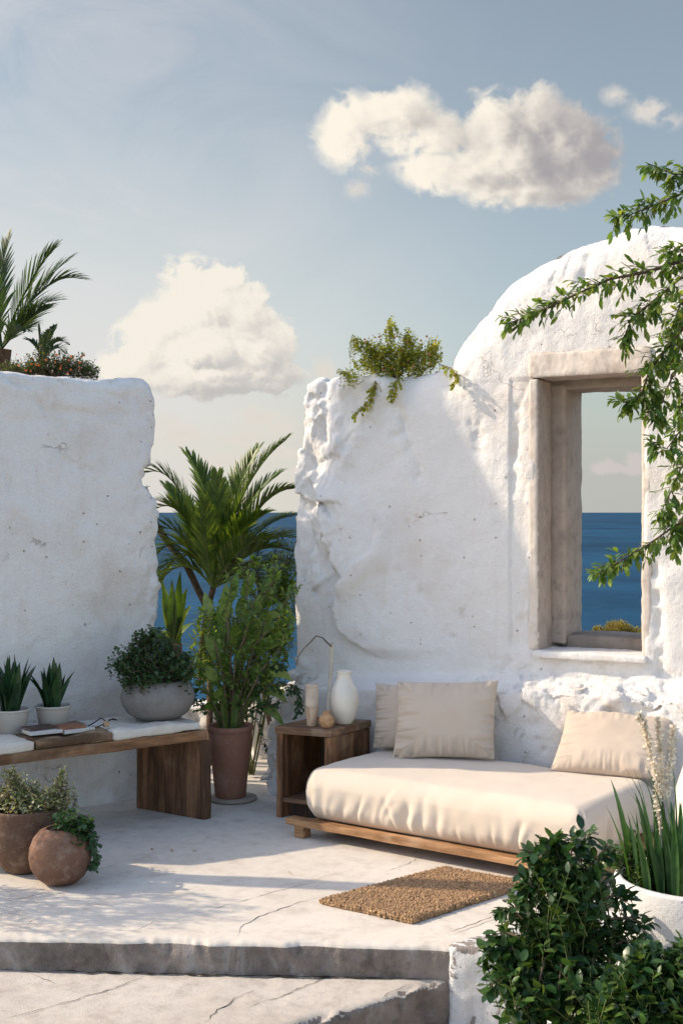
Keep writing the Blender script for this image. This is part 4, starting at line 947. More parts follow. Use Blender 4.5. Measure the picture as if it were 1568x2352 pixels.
# ---- coir mat
def coir():
    L_, Fr, R_, Bk = [ground(*p) for p in ((737, 2076), (945, 2122), (1212, 2036), (1018, 2001))]
    r_ = thing('doormat', (.38, 5.65, 0), 'thick brown coir mat lying on the terrace in front of the daybed', 'mat')
    nu, nv = 150, 110; V = []; F = []; q_ = np.array([[i/nu, j/nv] for i in range(nu+1) for j in range(nv+1)])
    u, v = q_[:, :1], q_[:, 1:]; B = [np.array(p) for p in (L_, Fr, R_, Bk)]
    P = (1-u)*(1-v)*B[0]+u*(1-v)*B[1]+u*v*B[2]+(1-u)*v*B[3]; P[:, :2] += np.c_[fbm(P, 6, 2, .5, 1), fbm(P, 6, 2, .5, 2)]*.006
    ed = np.minimum(np.minimum(u, 1-u)*.45, np.minimum(v, 1-v)*.62)[:, 0]
    P[:, 2] = .004+.022*np.sqrt(np.clip(ed/.012, 0, 1))+np.clip(fbm(P, 55, 2, .6, 5), -1, 1)*.004*(ed > .004)
    for i in range(nu):
        for j in range(nv): F.append((i*(nv+1)+j, (i+1)*(nv+1)+j, (i+1)*(nv+1)+j+1, i*(nv+1)+j+1))
    make('backing', P, F, M['coir_base'], r_)
    rr = random.Random(8); mb = MB(); ico = bmesh.new(); bmesh.ops.create_icosphere(ico, subdivisions=1, radius=1); iv = [v.co.copy() for v in ico.verts]; ico.verts.index_update(); jf = [tuple(v.index for v in f.verts) for f in ico.faces]; ico.free()
    def knob(p, s):
        m_ = Matrix.Rotation(rr.uniform(0, 6), 3, rdir(rr)); sc = Vector((rr.uniform(.7, 1.3), rr.uniform(.7, 1.3), rr.uniform(.7, 1.2)))
        mb.add([Vector(p)+(m_@Vector((x.x*sc.x, x.y*sc.y, x.z*sc.z)))*s for x in iv], jf)
    for i in range(7600):
        a, b = rr.random(), rr.random(); p = (1-a)*(1-b)*B[0]+a*(1-b)*B[1]+a*b*B[2]+(1-a)*b*B[3]; knob((p[0], p[1], .024+rr.uniform(-.003, .003)), rr.uniform(.003, .0062))
    for (A_, B_) in ((0, 1), (1, 2), (2, 3), (3, 0)):
        ln = np.linalg.norm(B[A_]-B[B_]); m_ = int(ln/.009)
        for i in range(m_):
            p = B[A_]+(B[B_]-B[A_])*(i+rr.random()*.6)/m_
            for lv in range(2): knob((p[0]+rr.uniform(-.004, .004), p[1]+rr.uniform(-.004, .004), .008+.010*lv), rr.uniform(.006, .0095))
    mb.obj('pile', M['coir'], r_, True)
coir()
# round vase at the frame's edge
c = at(1664, 1905, 5.6); c = Vector((c.x, c.y, .004)); mb = MB()
mb.lathe(c, [(.001, 0), (.10, 0), (.14, .06), (.19, .20), (.215, .36), (.21, .48), (.17, .60), (.11, .66), (.085, .69), (.10, .72), (.085, .72), (.07, .68), (.001, .66)], 64, .005, 9)
tag(mb.obj('large_vase', M['vase'], None, True, c), 'big round white vase cut by the picture edge beside the daybed end', 'vase')
for i, (px, py, d, s_) in enumerate([(1292, 1577, 7.0, .03), (1330, 1574, 6.9, .026), (1275, 1600, 6.85, .017)]):
    tag(crumb(px, py, d, s_, 400+i), ('larger white plaster chunk on the ledge below the window', 'smaller white plaster chunk on the ledge, second along from the shaded wall', 'tiny white plaster chunk on the very brow of the ledge')[i], 'plaster chunk')
# ================================================================ pots and plants
def pot(root, c, prof, mat, n=56, wob=.006, seed=1, soil_r=None, soil_z=None, name='pot'):
    mb = MB(); mb.lathe(c, prof, n, wob, seed); o = mb.obj(name, mat, root)
    if soil_r:
        s_ = MB(); V = [(0, 0)]; rr = random.Random(seed); s_.lathe((c[0], c[1], c[2]+soil_z-.02), [(soil_r, 0), (soil_r, .015), (soil_r*.8, .022), (soil_r*.4, .027), (.001, .028)], 24, .01, seed); s_.obj('soil', M['soil'], root)
    return o
# --- concrete bowl on the bench
c = Vector((-1.03, 7.19, BH+.051)); r_ = thing('bowl_planter', c, 'round grey concrete bowl with a bushy small-leaved plant on the stone slab', 'potted plant')
pot(r_, c, [(.001, 0), (.10, 0), (.125, .006), (.168, .035), (.197, .08), (.206, .118), (.200, .155), (.182, .192), (.160, .215), (.152, .220), (.146, .214), (.150, .19), (.001, .18)], M['bowl'], 64, .005, 2, .147, .205)
def sp(px, py, d): return at(px, py, d)
bush(r_, [(sp(350, 1510, 7.17), (.20, .15, .13), 3), (sp(290, 1515, 7.1), (.10, .12, .10), 1.2), (sp(415, 1530, 7.12), (.10, .13, .11), 1.3), (sp(350, 1460, 7.2), (.12, .12, .07), 1), (sp(325, 1555, 7.02), (.14, .06, .05), .8)], 620, .026, .022, M['leaf_ivy'], M['twig'], c+UP*.2, .10, 9, 5, .3, 26, .004, (0, 1.0, 1.0, .7, 0))
# --- snake plants
def snake(c, pr, label, seed, n, hgt, lean, name='snake_plant', mat='leaf_snake', potmat='pot_white', wd=.034, sr=.08, sz=.14):
    r = thing(name, c, label, 'potted plant'); pot(r, c, pr, M[potmat], 48, .003, seed, sr, sz)
    rr = random.Random(seed); mb = MB()
    for k in range(n):
        a = k*2.4+rr.uniform(-.3, .3); f = k/n; ro = Vector((math.cos(a), math.sin(a), 0)); b = Vector(c)+UP*(sz-.015)+ro*rr.uniform(.005, sr*.45)
        h = hgt*rr.uniform(.7, 1.0)*(1-.25*f); ln = lean*(f**1.2)*rr.uniform(.8, 1.2); tip = b+UP*h*(1-.28*ln)+ro*h*ln*.8
        pts = bez(b, b+UP*h*.55+ro*h*ln*.12, tip, 9); ws = [wd*x for x in (.55, .75, .92, 1.0, 1.0, .9, .72, .42, .03)]
        s_ = Vector((-ro.y, ro.x, 0)); s_ = (s_+ro*rr.uniform(-.5, .5)).normalized(); mb.blade(pts, ws, s_, .45)
    mb.obj('foliage', M[mat], r); return r
PR = [(.001, 0), (.068, 0), (.071, .003), (.092, .140), (.096, .150), (.099, .152), (.099, .160), (.094, .161), (.089, .152), (.086, .13), (.001, .12)]
snake(Vector((-1.565, 6.96, BH+.001)), PR, 'smaller snake plant in a beige-white pot nearer the grey bowl on the bench', 41, 18, .33, .75, wd=.046)
snake(Vector((-1.755, 6.80, BH+.001)), [(a*1.02, z*1.02) for a, z in PR], 'taller snake plant in a white pot, farthest from the grey bowl on the bench', 47, 20, .40, .7, wd=.046)
# --- tall terracotta pot
c = Vector((-.655, 7.56, .022)); sc_ = MB(); sc_.lathe(Vector((c.x+.012, c.y, .0)), [(.001, .003), (.135, .003), (.142, .010), (.140, .020), (.001, .021)], 48, .018, 8)
tag(sc_.obj('saucer', M['saucer'], None, True, c), 'flat round stone saucer under the tall terracotta pot', 'saucer')
pt = thing('terracotta_planter', c, 'tall weathered terracotta pot with big paddle-shaped leaves standing in the gap', 'potted plant')
pot(pt, c, [(.001, 0), (.088, 0), (.091, .004), (.098, .08), (.116, .24), (.130, .375), (.131, .388), (.136, .392), (.137, .418), (.133, .422), (.122, .416), (.114, .37), (.001, .35)], M['terracotta'], 56, .005, 4, .116, .385)
lf = MB(); st = MB(); rr = random.Random(77); base = c+UP*.38
def paddle(tip_px, bend, L, Wd, dd=0.0, seed=0):
    """stalk out of the pot that ends in one broad leaf"""
    tip = at(tip_px[0], tip_px[1], c.y+dd); b = base+Vector((rr.uniform(-.05, .05), rr.uniform(-.05, .05), 0)); v = tip-b
    k = b+Vector((v.x*.15, v.y*.2, v.z*.62)); pth = bez(b, k, tip, 16); n0 = 7
    ln = [0]
    for i in range(1, 16): ln.append(ln[-1]+(pth[i]-pth[i-1]).length)
    st_i = max(3, next(i for i in range(16) if ln[-1]-ln[i] <= L) if ln[-1] > L else 3)
    st.tube(pth[:st_i+1], [.011-.0005*i for i in range(st_i+1)], 6, False)
    lp = [p-UP*(bend*((i/(15-st_i))**2)*L) for i, p in enumerate(pth[st_i:])]; m_ = len(lp)
    if m_ < 6:
        lp = bez(lp[0], lp[m_//2], lp[-1], 7); m_ = 7
    ws = [Wd*max(.04, math.sin(math.pi*min(1, (i/(m_-1))**.8*.97+.03))**.75) for i in range(m_)]
    t = (lp[-1]-lp[0]).normalized(); s_ = t.cross(Vector((rr.uniform(-.5, .5), -1, rr.uniform(-.2, .6)))).normalized(); lf.blade(lp, ws, s_, rr.uniform(.2, .5))
for a in [((445,1505),.3,.24,.07,-.05), ((470,1440),.15,.26,.075,.02), ((455,1590),.5,.22,.06,-.1), ((500,1380),.1,.28,.08,.06), ((520,1330),.1,.26,.07,.0), ((545,1300),.15,.24,.06,.08), ((585,1290),.2,.24,.07,.05),
          ((560,1350),.2,.22,.075,-.08), ((610,1340),.3,.24,.07,-.02), ((645,1370),.4,.26,.075,.05), ((668,1420),.5,.26,.08,.0), ((640,1440),.4,.24,.08,-.1), ((672,1500),.7,.24,.085,.04), ((660,1540),.8,.24,.08,-.05),
          ((600,1420),.2,.24,.08,-.12), ((540,1420),.1,.24,.075,-.12), ((510,1480),.2,.22,.075,-.15), ((570,1480),.3,.22,.08,-.16), ((620,1500),.5,.22,.08,-.12), ((490,1545),.6,.2,.07,-.15), ((600,1560),.7,.2,.075,-.12),
          ((535,1530),.4,.2,.07,-.16), ((655,1600),.9,.2,.06,-.05), ((470,1350),.1,.24,.06,.1), ((630,1300),.3,.22,.06,.12), ((575,1395),.2,.24,.07,.1), ((505,1435),.15,.22,.07,.08), ((625,1400),.3,.22,.075,.12)]: paddle(*a)
for i in range(10):
    a = i*.63; b = base+Vector((math.cos(a)*.05, math.sin(a)*.05, -.02)); k = b+Vector((math.cos(a)*.10, math.sin(a)*.05, .30))
    lf.blade(bez(b, b.lerp(k, .5)+UP*.06, k, 7), [.03, .034, .04, .042, .04, .03, .006], Vector((-math.sin(a), math.cos(a), 0)), .5)
lf.obj('foliage', M['leaf_paddle'], pt); st.obj('stem', M['stem'], pt)
# leafy shoots and trailing ivy in the same pot
lf = MB(); st = MB()
def shoot(root, *a, mat='leaf_shoot', **k):
    lf = MB(); st = MB(); spray(lf, st, *a, **k); s_ = st.obj('shoot', M['twig'], root); lf.obj('foliage', M[mat], s_)
def pxp(pts, d0): return [at(x, y, d0+dz) for x, y, dz in pts]
shoot(pt, [base]+pxp([(545,1560,0),(560,1450,-.1),(568,1360,-.12),(575,1275,-.1)], c.y), .008, 34, .10, .05, .026, 5, 0, .9, 6)
shoot(pt, [base]+pxp([(590,1500,0),(612,1410,0),(625,1330,.05),(640,1265,.1)], c.y), .007, 26, .10, .042, .022, 6, 0, .9, 6)
for i, pts in enumerate([[(560,1480,-.15),(600,1380,-.18),(640,1310,-.15)], [(530,1500,-.15),(520,1400,-.18),(535,1330,-.15)], [(585,1480,-.18),(640,1420,-.2),(672,1350,-.18)], [(540,1520,-.18),(570,1440,-.22),(585,1370,-.22)], [(510,1540,-.15),(490,1460,-.2),(470,1400,-.18)], [(600,1540,-.18),(650,1480,-.2),(668,1420,-.2)]]):
    shoot(pt, [base]+pxp(pts, c.y), .006, 24, .10, .046, .021, 60+i, .05, .85, 6)
shoot(pt, [base]+pxp([(480,1600,-.1),(462,1560,-.12),(455,1520,-.15)], c.y), .006, 20, .09, .032, .026, 7, .1, .9, 6)
lf = MB(); st = MB(); ISH = (0, 1.0, 1.0, .7, 0)
spray(lf, st, [base]+pxp([(580,1610,-.1),(620,1570,-.12),(665,1572,-.15),(685,1590,-.16),(686,1640,-.16)], c.y), .005, 44, .07, .020, .018, 8, .25, .8, 7, .3, .25, ISH)
spray(lf, st, [base]+pxp([(570,1640,-.12),(600,1625,-.15),(640,1612,-.16)], c.y), .005, 26, .07, .020, .018, 9, .2, .8, 7, .3, .3, ISH)
spray(lf, st, [base]+pxp([(575,1590,-.1),(610,1535,-.12),(650,1520,-.1)], c.y), .005, 26, .08, .022, .020, 10, .2, .8, 7, .3, .3, ISH)
spray(lf, st, [base]+pxp([(590,1655,-.13),(600,1690,-.14),(612,1712,-.14)], c.y), .004, 8, .04, .018, .014, 11, .3, .6, 4, .3, .3, ISH)
spray(lf, st, [base]+pxp([(470,1630,-.08),(440,1600,-.1),(425,1560,-.1)], c.y), .005, 26, .07, .024, .022, 12, .15, .8, 6, .3, .3, ISH)
lf.obj('ivy', M['leaf_ivy'], pt); st.obj('ivy_stem', M['twig'], pt)
# --- clay pots on the terrace
c = Vector((-1.50, 6.08, .002)); r_ = thing('flower_pot', c, 'wide brown clay pot with pale variegated flowering plants, behind the ball-shaped pot', 'potted plant')
pot(r_, c, [(.001, 0), (.085, 0), (.105, .012), (.148, .08), (.170, .16), (.172, .22), (.166, .272), (.171, .285), (.170, .298), (.160, .300), (.152, .285), (.150, .25), (.001, .24)], M['clay_brown'], 56, .010, 6, .150, .275)
bush(r_, [(c+Vector((0, 0, .345)), (.20, .17, .075), 3), (c+Vector((-.06, 0, .40)), (.13, .12, .08), 1.6), (c+Vector((.17, -.04, .36)), (.09, .09, .09), 1.1), (c+Vector((-.06, -.03, .48)), (.035, .03, .05), .25), (c+Vector((.19, -.02, .44)), (.025, .03, .06), .25)], 400, .026, .018, M['leaf_pale'], M['twig'], c+UP*.27, .09, 8, 15, .6, 14, .004)
c2 = Vector((-1.285, 5.86, .002)); r_ = thing('ball_pot', c2, 'ball-shaped rusty brown clay pot with dark green leaves trailing over its shoulder', 'potted plant')
pot(r_, c2, [(.001, 0), (.05, 0), (.075, .006), (.112, .036), (.136, .078), (.145, .122), (.141, .168), (.124, .210), (.098, .240), (.072, .253), (.064, .254), (.060, .248), (.06, .22), (.001, .21)], M['clay_red'], 56, .012, 12, .058, .245)
c2u = c2+UP*.25
bush(r_, [(c2u+Vector((.06, -.0, .035)), (.10, .08, .05), 2), (c2u+Vector((.12, -.02, -.02)), (.055, .07, .06), 1.4)], 110, .036, .034, M['leaf_ivy'], M['twig'], c2u, .07, 6, 16, .4, 8, .003, (0, 1.05, 1.0, .7, 0))
lf = MB(); st = MB()
spray(lf, st, [c2u, c2u+Vector((.09, -.02, .03)), c2u+Vector((.155, -.03, -.03)), c2u+Vector((.165, -.03, -.11)), c2u+Vector((.150, -.03, -.17))], .004, 20, .05, .024, .022, 18, .3, .6, 5, .3, .3, ISH); lf.obj('trailing_ivy', M['leaf_ivy'], r_); st.obj('ivy_stem', M['twig'], r_)
# --- big white planter
c = Vector((1.315, 4.76, .006)); r_ = thing('white_planter', c, 'large round white planter with sword-shaped leaves and dry white blooms', 'potted plant')
pot(r_, c, [(.001, 0), (.26, 0), (.268, .006), (.286, .08), (.295, .20), (.297, .325), (.292, .336), (.274, .338), (.266, .330), (.264, .28), (.001, .27)], M['planter'], 72, .004, 21, .266, .30)
rr = random.Random(5); mb = MB()
for k in range(74):
    a = k*2.4; q_ = (k/74)**.5*.20; b = c+UP*.29+Vector((-.04+math.cos(a)*q_, math.sin(a)*q_, 0)); ro = Vector((math.cos(a), math.sin(a), 0)); h = rr.uniform(.17, .40); ln = rr.uniform(.05, .28)*(.5+q_/.17)
    tip = b+UP*h+ro*h*ln; s_ = (Vector((-ro.y, ro.x, 0))+ro*rr.uniform(-.8, .8)).normalized(); wd = rr.uniform(.022, .034)
    mb.blade(bez(b, b+UP*h*.6+ro*h*ln*.2, tip, 9), [wd*x for x in (.7, .9, 1, 1, .92, .78, .58, .32, .02)], s_, .5)
for k in range(26):
    a = rr.uniform(0, 6.28); b = c+UP*.29+Vector((-.05+math.cos(a)*.12, math.sin(a)*.12, 0)); h = rr.uniform(.26, .46); ro = Vector((math.cos(a), math.sin(a), 0)); t = b+UP*h+ro*rr.uniform(.05, .2)
    mb.blade(bez(b, b+UP*h*.7, t, 7), [.006, .007, .007, .006, .005, .004, .001], Vector((-ro.y, ro.x, 0)), .4)
mb.obj('foliage', M['leaf_sword'], r_)
bush(r_, [(c+Vector((-.20, .02, .36)), (.06, .09, .08), 1), (c+Vector((-.24, .08, .41)), (.07, .06, .08), 1)], 90, .034, .022, M['leaf_shrub'], M['twig'], c+Vector((-.16, .02, .3)), .07, 6, 23, .5, 4, .003, leafname='low_foliage')
def bloom(path, n, rad, seed):
    rr = random.Random(seed); lf = MB(); st = MB(); k = len(path); st.tube(path, [.0042*(1-.5*i/(k-1)) for i in range(k)], 5)
    for i in range(n):
        f = .42+.58*rr.random(); x = f*(k-1); j = min(int(x), k-2); p = path[j].lerp(path[j+1], x-j)+rdir(rr)*rad*rr.random()*(1.15-.5*(f-.42)/.58)
        lf.leaf(p, (rdir(rr)+UP*.3).normalized(), rdir(rr), rr.uniform(.010, .019), rr.uniform(.008, .013), .2, .1)
    return lf, st
dz = 4.85
for i, (pth, n, rad) in enumerate([([(1512,2010),(1515,1900),(1508,1800),(1490,1720),(1478,1668),(1466,1640)], 620, .022), ([(1520,2010),(1522,1900),(1520,1800),(1514,1720),(1508,1650)], 430, .017), ([(1530,2010),(1534,1900),(1534,1800),(1540,1730),(1545,1665)], 300, .020), ([(1526,2010),(1520,1920),(1512,1860),(1506,1800)], 240, .016)]):
    lf, st = bloom([at(x, y, dz) for x, y in pth], int(n*.7), rad*.85, 60+i); s_ = st.obj('bloom_stalk', M['bamboo'], r_); lf.obj('bloom', M['pampas'], s_)
# --- shrub in front of the white block
c = Vector((.76, 4.12, -.329)); r_ = thing('shrub_planter', c, 'big dense dark green shrub spilling over a pale pot beside the white planter', 'potted shrub')
pot(r_, c, [(.001, 0), (.13, 0), (.137, .005), (.155, .12), (.165, .26), (.168, .30), (.155, .302), (.15, .28), (.001, .26)], M['planter'], 48, .004, 31, .15, .29)
def S(px, py, d=4.22): return at(px, py, d)
bush(r_, [(S(1290, 2060), (.165, .17, .15), 3.0), (S(1235, 2150, 4.18), (.15, .17, .13), 2.6), (S(1335, 2150, 4.36), (.17, .18, .13), 2.6), (S(1350, 2010, 4.45), (.10, .14, .09), 1.3), (S(1320, 2090, 4.55), (.13, .14, .12), 1.5), (S(1265, 1980, 4.25), (.07, .08, .08), .8), (S(1190, 2215, 4.12), (.12, .13, .08), 1.5),
           (S(1300, 2215, 4.08), (.15, .14, .07), 1.2), (S(1205, 2290, 4.0), (.08, .10, .07), .7), (S(1420, 2130, 4.2), (.09, .10, .05), .5), (S(1355, 1985, 4.25), (.07, .08, .06), .6), (S(1270, 1940, 4.25), (.025, .03, .045), .12), (S(1250, 1965, 4.25), (.03, .03, .04), .12),(S(1380, 2230, 4.05), (.10, .1, .06), .8)],
     480, .060, .033, M['leaf_shrub'], M['stem'], c+UP*.28, .15, 8, 25, .45, 14, .005)
lf = MB(); st = MB()
for i, (x0, y0, x1, y1, d_) in enumerate([(1260,2010,1245,1935,4.22), (1250,2010,1215,1955,4.2), (1280,2000,1275,1925,4.25), (1330,1980,1345,1915,4.25), (1365,1990,1395,1945,4.3), (1200,2110,1150,2085,4.15), (1190,2180,1112,2195,4.1), (1185,2150,1130,2150,4.12), (1400,2110,1480,2125,4.2), (1390,2060,1440,2075,4.22), (1240,2050,1205,2035,4.2), (1220,2240,1130,2255,4.05), (1400,2180,1460,2160,4.15), (1310,1990,1312,1930,4.2)]):
    a_, b_ = S(x0, y0, d_), S(x1, y1, d_); shoot(r_, [a_, a_.lerp(b_, .5)+UP*.015, b_], .004, 9, .05, .048, .027, 950+i, .0, .7, 4, .3, .05, mat='leaf_shrub')
for i, (x0, x1, y1) in enumerate([(1330, 1322, 2338), (1290, 1275, 2325), (1360, 1372, 2330), (1250, 1222, 2345), (1400, 1392, 2320), (1310, 1300, 2350)]):
    lf = MB(); st = MB(); spray(lf, st, [S(x0, 2200, 4.06), S((x0+x1)/2, 2260, 4.01), S(x1, y1, 4.02)], .004, 6, .05, .048, .030, 90+i, .3, .6, 4)
    s_ = st.obj('trailing_stem', M['twig'], r_); lf.obj('foliage', M['leaf_shrub'], s_)
c = Vector((1.22, 3.86, -.329)); r_ = thing('low_shrub', c, 'smaller leafy green shrub in the corner below the big white planter', 'shrub')
bush(r_, [(at(1500, 2250, 3.86), (.15, .14, .10), 3), (at(1440, 2290, 3.82), (.12, .12, .09), 2.2), (at(1545, 2200, 3.9), (.10, .12, .07), 1.6), (at(1470, 2200, 3.88), (.07, .08, .06), 1.0), (at(1530, 2320, 3.8), (.16, .12, .09), 2.4), (at(1430, 2340, 3.78), (.10, .1, .06), 1.2), (at(1620, 2280, 3.86), (.16, .14, .14), 2)],
     560, .056, .031, M['leaf_shrub'], M['stem'], c, .12, 8, 27, .5, 10, .005)
# --- plant on top of the window wall
c = p1(1.02, 2.49, .22); r_ = thing('wall_top_bush', at(900, 850, 7.75), 'yellow-green wiry bush with orange flowers growing on the white wall beside the vault', 'bush'); c = at(905, 868, 7.72)
D_ = 7.72
bush(r_, [(at(900, 830, D_), (.27, .17, .08), 3), (at(895, 795, D_), (.16, .13, .09), 2), (at(965, 810, D_), (.16, .12, .08), 1.6), (at(850, 800, D_), (.07, .08, .07), .7), (at(898, 745, D_), (.035, .05, .06), .45), (at(940, 770, D_), (.05, .05, .06), .5), (at(1000, 790, D_), (.05, .05, .07), .5), (at(815, 780, D_), (.05, .05, .03), .3), (at(790, 852, D_-.1), (.06, .05, .02), .35)],
     680, .022, .017, M['leaf_wall'], M['stem'], c, .10, 8, 33, .7, 24, .003, (0, 1, 1, .7, 0))
lf = MB(); st = MB()
def hang(pts, n, seed, tl=.05):
    lf = MB(); st = MB(); spray(lf, st, [p1(w1(x, y, b)[0], w1(x, y, b)[1], b) for x, y, b in pts], .004, n, tl, .020, .017, seed, .25, .8, 6, .4, .1, ISH); s_ = st.obj('trailing_stem', M['twig'], r_); lf.obj('foliage', M['leaf_wall'], s_)
hang([(868,855,.1),(862,875,-.03),(856,905,-.045),(838,935,-.06),(812,955,-.07)], 34, 1, .055); hang([(912,850,.1),(912,872,-.03),(902,890,-.045),(896,918,-.05)], 20, 2); hang([(1012,838,.1),(1035,845,-.03),(1048,862,-.04),(1040,890,-.045)], 20, 3)
rr = random.Random(4)
def blossoms(root, pts, s):
    fl = MB(); p0 = pts[0]
    for k in range(6): fl.leaf(p0, (Vector((math.cos(k*1.05), -.45, math.sin(k*1.05)))).normalized(), Vector((0, -1, .1)), s, s*.8, .3, .1)
    f0 = fl.obj('flower', M['flower_o'], root); f0.location = p0-ORG[root]
    for v in f0.data.vertices: v.co -= p0-ORG[root]
    for p_ in pts[1:]:
        f = f0.copy(); f.location = p_-ORG[root]; f.rotation_euler = (rr.uniform(-.6, .6), rr.uniform(0, 6), rr.uniform(-.8, .8)); f.scale = [rr.uniform(.7, 1.15)]*3; COL.objects.link(f)
blossoms(r_, [at(rr.uniform(830, 1000), rr.uniform(765, 850), D_-rr.uniform(.0, .15)) for i in range(34)], .008)
# --- plants on the other wall
D_ = 7.45; r_ = thing('flowering_bush', p2(-.6, 2.5, .3), 'low dark green bush with orange flowers along the top of the shaded wall', 'bush'); c = at(120, 860, D_)
def L2(px, py, b=.3):
    a, z = w2(px, py, b); return p2(a, z, b)
bush(r_, [(L2(60, 838), (.14, .12, .05), 2), (L2(120, 825), (.16, .13, .07), 2.6), (L2(180, 835), (.12, .12, .07), 2), (L2(215, 845), (.06, .08, .06), .9), (L2(95, 800), (.05, .06, .06), .4), (L2(20, 845), (.08, .08, .05), 1)], 480, .019, .015, M['leaf_dark_bush'], M['twig'], L2(120, 868), .09, 8, 35, .6, 34, .004, (0, 1, 1, .7, 0))
blossoms(r_, [L2(rr.uniform(15, 200), rr.uniform(810, 858), .3-rr.uniform(.08, .2)) for i in range(26)], .009)
r_ = thing('small_tuft', L2(275, 880, .15), 'tiny tuft of yellowish weeds at the free end of the shaded wall top', 'weed')
bush(r_, [(L2(272, 873, .12), (.05, .04, .02), 1)], 34, .015, .012, M['leaf_wall'], M['twig'], L2(272, 882, .12), .05, 6, 37, .4, 6, .002)
# --- palms
def palm(name, label, crown, fr, trunk, trad, llen, nl, wd, mat, seed, rach=.009, ang=50, vee=.3):
    r = thing(name, trunk[0], label, 'palm')
    mb = MB(); pth = bez(*trunk, n=16) if len(trunk) == 3 else trunk; k = len(pth); rr = random.Random(seed)
    mb.tube(pth, [trad*(1.15-.25*i/(k-1))*rr.uniform(.92, 1.08) for i in range(k)], 12); mb.obj('trunk', M['bark'], r)
    for i, (tip, ctl) in enumerate(fr):
        m_ = MB(); frond(m_, bez(crown, ctl, tip, 12), llen*rr.uniform(.85, 1.1), nl, wd, seed+i, ang, vee, .14, .3, rach); m_.obj('frond', mat, r)
    return r
cr = at(490, 1350, 8.45); F_ = []
for (tx, ty, kx, ky, dd) in [(657,1010,545,1090,-.1), (430,1046,500,1130,.3), (338,1085,420,1050,.0), (674,1122,590,1120,-.25), (672,1185,590,1190,.1), (345,1180,420,1100,-.2), (560,1085,520,1180,.5), (350,1290,415,1180,.2),
                             (665,1265,585,1230,-.35), (372,1330,430,1210,.3), (650,1390,590,1290,.35), (610,1180,540,1200,-.5), (470,1150,470,1240,-.45), (640,1330,570,1270,.4), (520,1130,500,1230,.1), (590,1035,525,1130,.4), (500,1095,500,1200,-.2), (385,1120,440,1180,.4), (345,1240,400,1150,-.1), (672,1235,600,1215,.2), (668,1310,600,1260,.1), (350,1370,410,1240,.1), (600,1360,560,1270,.3), (640,1090,560,1140,.3), (620,1240,550,1230,-.5)]:
    F_.append((at(tx, ty, 8.45+dd), at(kx, ky, 8.45+dd*.5)))
palm('date_palm', 'stocky palm with arching feathery fronds growing in the gap between the two walls', cr, F_, (at(463, 1560, 8.55)*1, at(462, 1450, 8.5), cr), .022, .235, 62, .0155, M['leaf_palm'], 501, .009, 40, .22)
bb = MB(); bb.tube([at(355, 1200, 8.75), at(390, 1250, 8.72), at(430, 1300, 8.7), at(470, 1385, 8.65), at(485, 1440, 8.62), at(480, 1760, 8.6)], [.024, .025, .025, .023, .021, .024], 10)
tag(bb.obj('leaning_trunk', M['bark'], None, True, at(480, 1760, 8.6)), 'bare brown trunk leaning out behind the palm fronds in the gap', 'tree trunk')
cr = at(5, 800, 8.55); F_ = []
for (tx, ty, kx, ky, dd) in [(22,548,-15,660,.2), (124,572,60,640,-.1), (158,598,90,640,.2), (186,640,95,615,-.2), (132,690,70,690,.3), (108,706,70,720,-.4), (-70,590,-40,680,.1), (-120,680,-60,690,-.2), (-110,780,-60,730,.3), (-20,580,-20,690,-.4), (60,760,50,740,-.5)]:
    F_.append((at(tx, ty, 8.55+dd), at(kx, ky, 8.55+dd*.5)))
palm('feather_palm', 'tall dark palm rising behind the shaded wall at the edge', cr, F_, (Vector((-2.55, 8.7, 0)), Vector((-2.45, 8.65, 1.4)), cr), .075, .27, 30, .013, M['leaf_palm_d'], 601, .009, 33, .15)
cr = at(100, 830, 8.3); F_ = [(at(x, y, 8.3+dd), at(kx, ky, 8.3)) for x, y, kx, ky, dd in [(88,752,92,790,0), (125,752,110,785,.1), (155,790,125,765,-.1), (150,810,130,780,.2), (60,780,80,780,.1), (112,760,104,790,-.2)]]
palm('young_palm', 'small young palm poking up behind the flowering bush on the shaded wall', cr, F_, (at(100, 830, 8.3)*1-UP*2.6, cr-UP*1.3, cr), .03, .10, 16, .014, M['leaf_palm_d'], 701, .005, 38, .2)
# --- agave-like plant and low greenery beyond the gap
c = at(400, 1500, 8.75); r_ = thing('spiky_plant', Vector((c.x, c.y, 0)), 'light green strap-leaved plant behind the grey bowl, low in the gap', 'plant'); mb = MB(); rr = random.Random(12)
for (tx, ty, kx) in [(372,1370,385), (395,1330,398), (430,1350,412), (380,1420,392), (440,1390,415), (415,1310,405), (370,1330,390), (450,1430,420), (360,1450,385)]:
    b = at(402+rr.uniform(-8, 8), 1480, 8.75); t = at(tx, ty, 8.75+rr.uniform(-.15, .15)); mb.blade(bez(b, at(kx, (1480+ty)/2-20, 8.75), t, 9), [.04, .055, .065, .068, .062, .052, .038, .022, .003], Vector((1, rr.uniform(-.6, .6), 0)).normalized(), .35)
mb.obj('foliage', M['leaf_palm'], r_); st = MB(); st.tube([Vector((c.x, c.y, 0)), at(402, 1600, 8.75), at(402, 1478, 8.75)], [.05, .045, .05], 10); st.obj('trunk', M['bark'], r_)
c = at(640, 1480, 8.5); r_ = thing('feathery_shrub', Vector((c.x, c.y, 0)), 'loose fine-leaved shrub in front of the sea, touching the window wall side of the gap', 'shrub')
lf = MB(); st = MB(); b_ = at(590, 1480, 8.45)
st.tube([Vector((c.x, c.y, 0)), at(600, 1560, 8.47), b_], [.02, .016, .012], 7)
